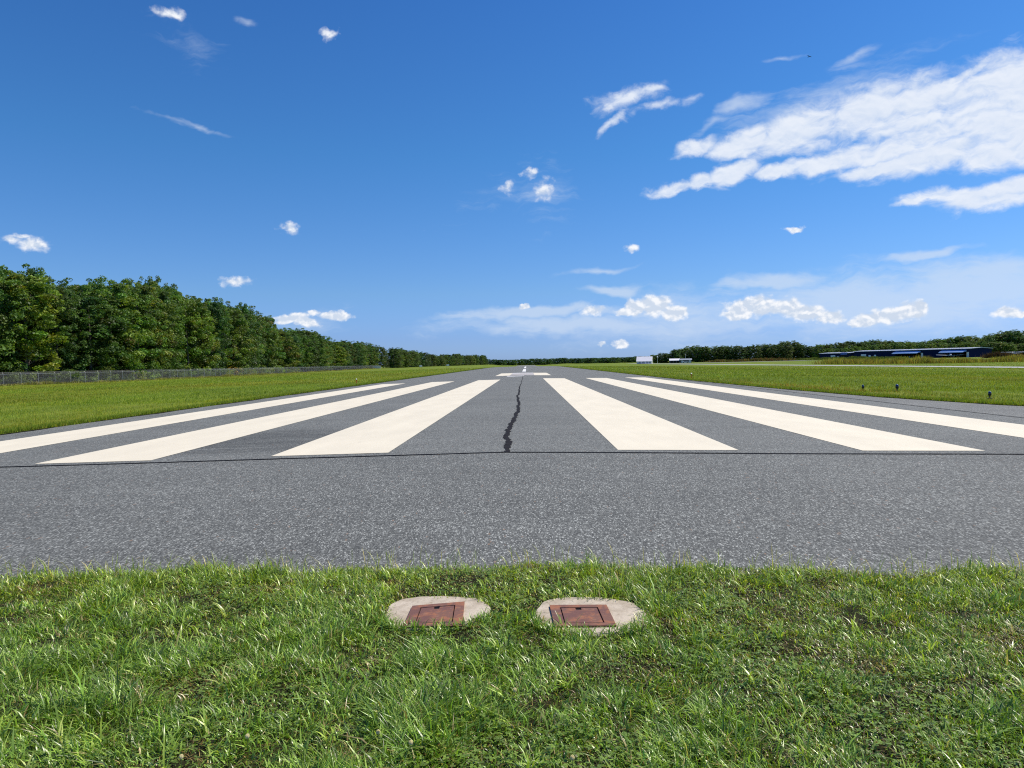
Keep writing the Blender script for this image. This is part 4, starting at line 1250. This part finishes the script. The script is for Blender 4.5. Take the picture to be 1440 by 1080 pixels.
# ------------------------------------------------------------------ barn, sheds
def place(px, Y): X = col_dir(px) * Y; return X, Y, zz(X, Y)
def gable_house(name, label, cat, loc, rz, L, D, H, rise, wall, roofm, doors=(), gable_window=True, over=.35):
    root = empty(name, loc, rz, label, cat)
    # local: front long side faces -y, gable end faces -x
    wl = MB(); wl.prism([(-L/2, -D/2, 0), (-L/2, D/2, 0), (-L/2, D/2, H), (-L/2, 0, H + rise), (-L/2, -D/2, H)], (L, 0, 0)); wl.build("wall", wall, root)
    rf = MB(); k = rise / (D / 2); e = over
    rf.prism([(-L/2-e, -D/2-e, H-k*e+.02), (-L/2-e, 0, H+rise+.02), (-L/2-e, D/2+e, H-k*e+.02), (-L/2-e, D/2+e, H-k*e+.2), (-L/2-e, 0, H+rise+.22), (-L/2-e, -D/2-e, H-k*e+.2)], (L+2*e, 0, 0))
    rf.build("roof", roofm, root)
    for x, w_, h_, m_ in doors:
        MB().box((x, -D/2 - .04, h_ / 2 + .02), (w_, .08, h_)).build("door", m_, root)
    if gable_window:
        MB().prism([(-L/2-.06, -D*.22, H*.75), (-L/2-.06, D*.22, H*.75), (-L/2-.06, 0, H + rise*.72)], (.05, 0, 0)).build("gable_window", "glass", root)
    return root
gable_house("barn", "white metal barn with a tall steep white roof standing alone left of the right wood", "barn", place(906.5, 560), R(-14), 11.5, 8.5, 2.0, 3.4, "wallw", "whitep",
            [(-3.4, 1.6, 1.6, "grey"), (-.6, 2.2, 1.6, "grey"), (2.2, 1.6, 1.6, "grey"), (4.3, 1.2, 1.5, "grey")])
gable_house("metal_shed", "low open-fronted shed with a bright white roof at the foot of the right wood", "shed", place(948.5, 560), R(-10), 7.4, 7, 2.0, 1.3, "slate", "whitep",
            [(-2.2, 2.0, 1.8, "interior"), (.2, 2.0, 1.8, "interior"), (2.4, 1.6, 1.8, "interior")], False)
gable_house("house", "low slate grey house with pale trim right of the white-roofed shed", "house", place(964.5, 556), R(-12), 8.4, 7, 2.2, .9, "slate", "grey",
            [(-2.8, 1.2, 1.9, "wallw"), (-.5, 1.4, .9, "wallw"), (2.9, 1.5, 1.9, "wallw")], False)
def pole(px, Y, H, label, head):
    x, y, z = place(px, Y); root = empty("lamp_pole" if head else "mast", (x, y, z), 0, label, "pole")
    MB().cyl((0, 0, 0), (0, 0, H), .12, .07, 8).build("shaft", "whitep", root)
    if head: MB().ball((0, 0, H), (.55, .55, .45), 10).cyl((0, 0, H - .8), (0, 0, H - .3), .25, .3, 8).build("lamp_head", "whitep", root, True)
    else: MB().box((0, 0, H - .7), (.1, .1, 1.4)).box((0, 0, H - .5), (1.2, .08, .08)).build("crossarm", "whitep", root)
pole(924.5, 545, 5.2, "white lamp head on a pole between the white barn and the sheds", True)
pole(963.8, 568, 7.2, "thin pale mast rising behind the slate grey house", False)
# small pickup in front of the house
def car(px, Y, rz, label):
    x, y, z = place(px, Y); root = empty("parked_car", (x, y, z), rz, label, "car")
    b = MB(); b.prism([(-2.2, -.85, .35), (2.2, -.85, .35), (2.25, -.85, .8), (1.3, -.85, .95), (.7, -.85, 1.42), (-1.0, -.85, 1.45), (-1.7, -.85, .98), (-2.25, -.85, .9)], (0, 1.7, 0)); b.build("body", "whitep", root)
    for s in (-1, 1):
        MB().prism([(-1.5, s * .86, .97), (1.0, s * .86, .97), (.6, s * .86, 1.35), (-.95, s * .86, 1.38)], (0, s * .02, 0)).build("side_window", "glass", root)
        for xx in (-1.4, 1.4): MB().cyl((xx, s * .80, .34), (xx, s * .93, .34), .34, n=14).build("wheel", "rubber", root)
car(964, 535, R(-8), "pale car parked on the grass in front of the slate grey house")

# ------------------------------------------------------------------ lights and markers by the runway
def taxi_light(p, label, src=None):
    p = (p[0], p[1], p[2] - .03)
    root = empty("taxiway_light", p, random.uniform(-.3, .3), label, "airfield light", "blue edge lights in the right-hand grass")
    MB().cyl((0, 0, -.05), (0, 0, .10), .025, n=10).cyl((0, 0, -.02), (0, 0, .012), .11, n=16).build("stem", "fixture", root)
    MB().cyl((0, 0, .10), (0, 0, .17), .05, .068, 16).build("base_ring", "fixture", root)
    ln = MB().cyl((0, 0, .171), (0, 0, .25), .062, .058, 16).ball((0, 0, .25), (.058, .058, .035), 16).build("lens", "blue_lens", root, True)
    MB().cyl((0, 0, .276), (0, 0, .296), .03, .02, 12).build("cap", "chrome", root)
    return root
def ground_at(px, py):
    """walk out along the ray until it meets the terrain"""
    r = ray(px, py); t_ = 2.0
    for _ in range(4000):
        p = Vector((0, 0, CAM_Z)) + r * t_
        if p.z <= zz(p.x, p.y): break
        t_ *= 1.003
    return (p.x, p.y, zz(p.x, p.y))
l1 = taxi_light(ground_at(1213.5, 548), "blue airfield light at the left of the three in the right-hand grass")
remember(l1)
copy_tree(l1, ground_at(1261.5, 550), .2, "blue airfield light in the middle of the three in the right-hand grass")
copy_tree(l1, ground_at(1391.8, 560), -.2, "blue airfield light at the right of the three, nearest to the camera", scale=(.8, .8, .8))
l1.scale = (.85, .85, .85)
def edge_light(p, label):
    root = empty("runway_edge_light", p, 0, label, "airfield light", "clear lights at the runway edge")
    MB().cyl((0, 0, -.05), (0, 0, .22), .03, n=10).cyl((0, 0, .22), (0, 0, .28), .05, .07, 12).build("stem", "orange", root)
    MB().cyl((0, 0, .281), (0, 0, .36), .065, .055, 14).ball((0, 0, .36), (.055, .055, .035), 12).build("lens", "clear_lens", root, True)
    return root
e1 = remember(edge_light(ground_at(501.3, 539), "small clear runway light in the left-hand grass near the asphalt"))
copy_tree(e1, ground_at(972.3, 531), .4, "small clear runway light in the right-hand grass near the asphalt")
def papi(p, label, s=1.0):
    root = empty("approach_light_unit", p, R(8), label, "airfield light", "white and orange approach light units in the left-hand field")
    root.scale = (s, s, s)
    MB().box((0, .25, .85), (.62, .85, .42), bev=.04).build("housing", "orange", root)
    MB().box((0, -.2, .85), (.60, .04, .40), bev=.01).build("white_face", "whitep", root)
    MB().cyl((-.14, -.245, .86), (-.14, -.222, .86), .10, n=14).cyl((.14, -.245, .86), (.14, -.222, .86), .10, n=14).build("lens", "clear_lens", root)
    for x in (-.22, .22):
        for y in (0, .5): MB().cyl((x, y, -.05), (x, y, .66), .025, n=6).build("leg", "orange", root)
    return root
pp = remember(papi(ground_at(591.8, 520.2), "orange light box with a white face in the far left grass, nearer of the two", 1.3))
copy_tree(pp, ground_at(629.8, 518.6), R(6), "orange light box with a white face in the far left grass, farther of the two", scale=(1.4, 1.4, 1.4))
# white panelled gate at the end of the chain-link fence
gx_, gy_ = fence_x(430) + 1.5, 430
root = empty("white_gate", (gx_, gy_, zz(gx_, gy_)), 0, "pale panelled gate at the far end of the left fence", "gate")
g_ = MB().box((0, 0, 1.0), (4.6, .06, 1.5))
for k in range(5): g_.box((-2.2 + 1.1 * k, -.05, 1.0), (.08, .05, 1.56))
g_.build("panel", "wallw", root)
for x in (-2.4, 2.4): MB().cyl((x, 0, -.1), (x, 0, 2.0), .07, n=8).build("post", "whitep", root)

# ------------------------------------------------------------------ soaring bird
def bird():
    r = ray(1138, 79.5); Y = 210.0; p = Vector((0, 0, CAM_Z)) + r * (Y / r.y)
    mb = MB()
    n = 10
    rings = []
    for y, rr_ in ((-.34, .02), (-.26, .055), (-.1, .09), (.08, .085), (.22, .05), (.40, .02)):
        rings.append([(rr_ * math.cos(2 * math.pi * i / n), y, rr_ * math.sin(2 * math.pi * i / n)) for i in range(n)])
    mb.loft(rings)
    for sg in (-1, 1):
        rg = []
        for t_, yl, yt, z, th in ((.04, -.14, .14, .02, .03), (.25, -.20, .13, .09, .022), (.5, -.14, .12, .12, .016), (.68, -.04, .12, .10, .01), (.80, .05, .12, .06, .005)):
            rg.append([(sg * t_, yl, z), (sg * t_, (yl + yt) / 2, z + th), (sg * t_, yt, z), (sg * t_, (yl + yt) / 2, z - th)])
        mb.loft(rg)
    mb.prism([(-.04, .34, -.01), (.04, .34, -.01), (.12, .60, -.01), (-.12, .60, -.01)], (0, 0, .015))
    o = mb.build("bird", "bird", None, True)
    o.location = p; o.rotation_euler = (0, R(8), R(20))
    tag(o, "dark bird gliding with spread wings high in the blue sky", "bird")
bird()
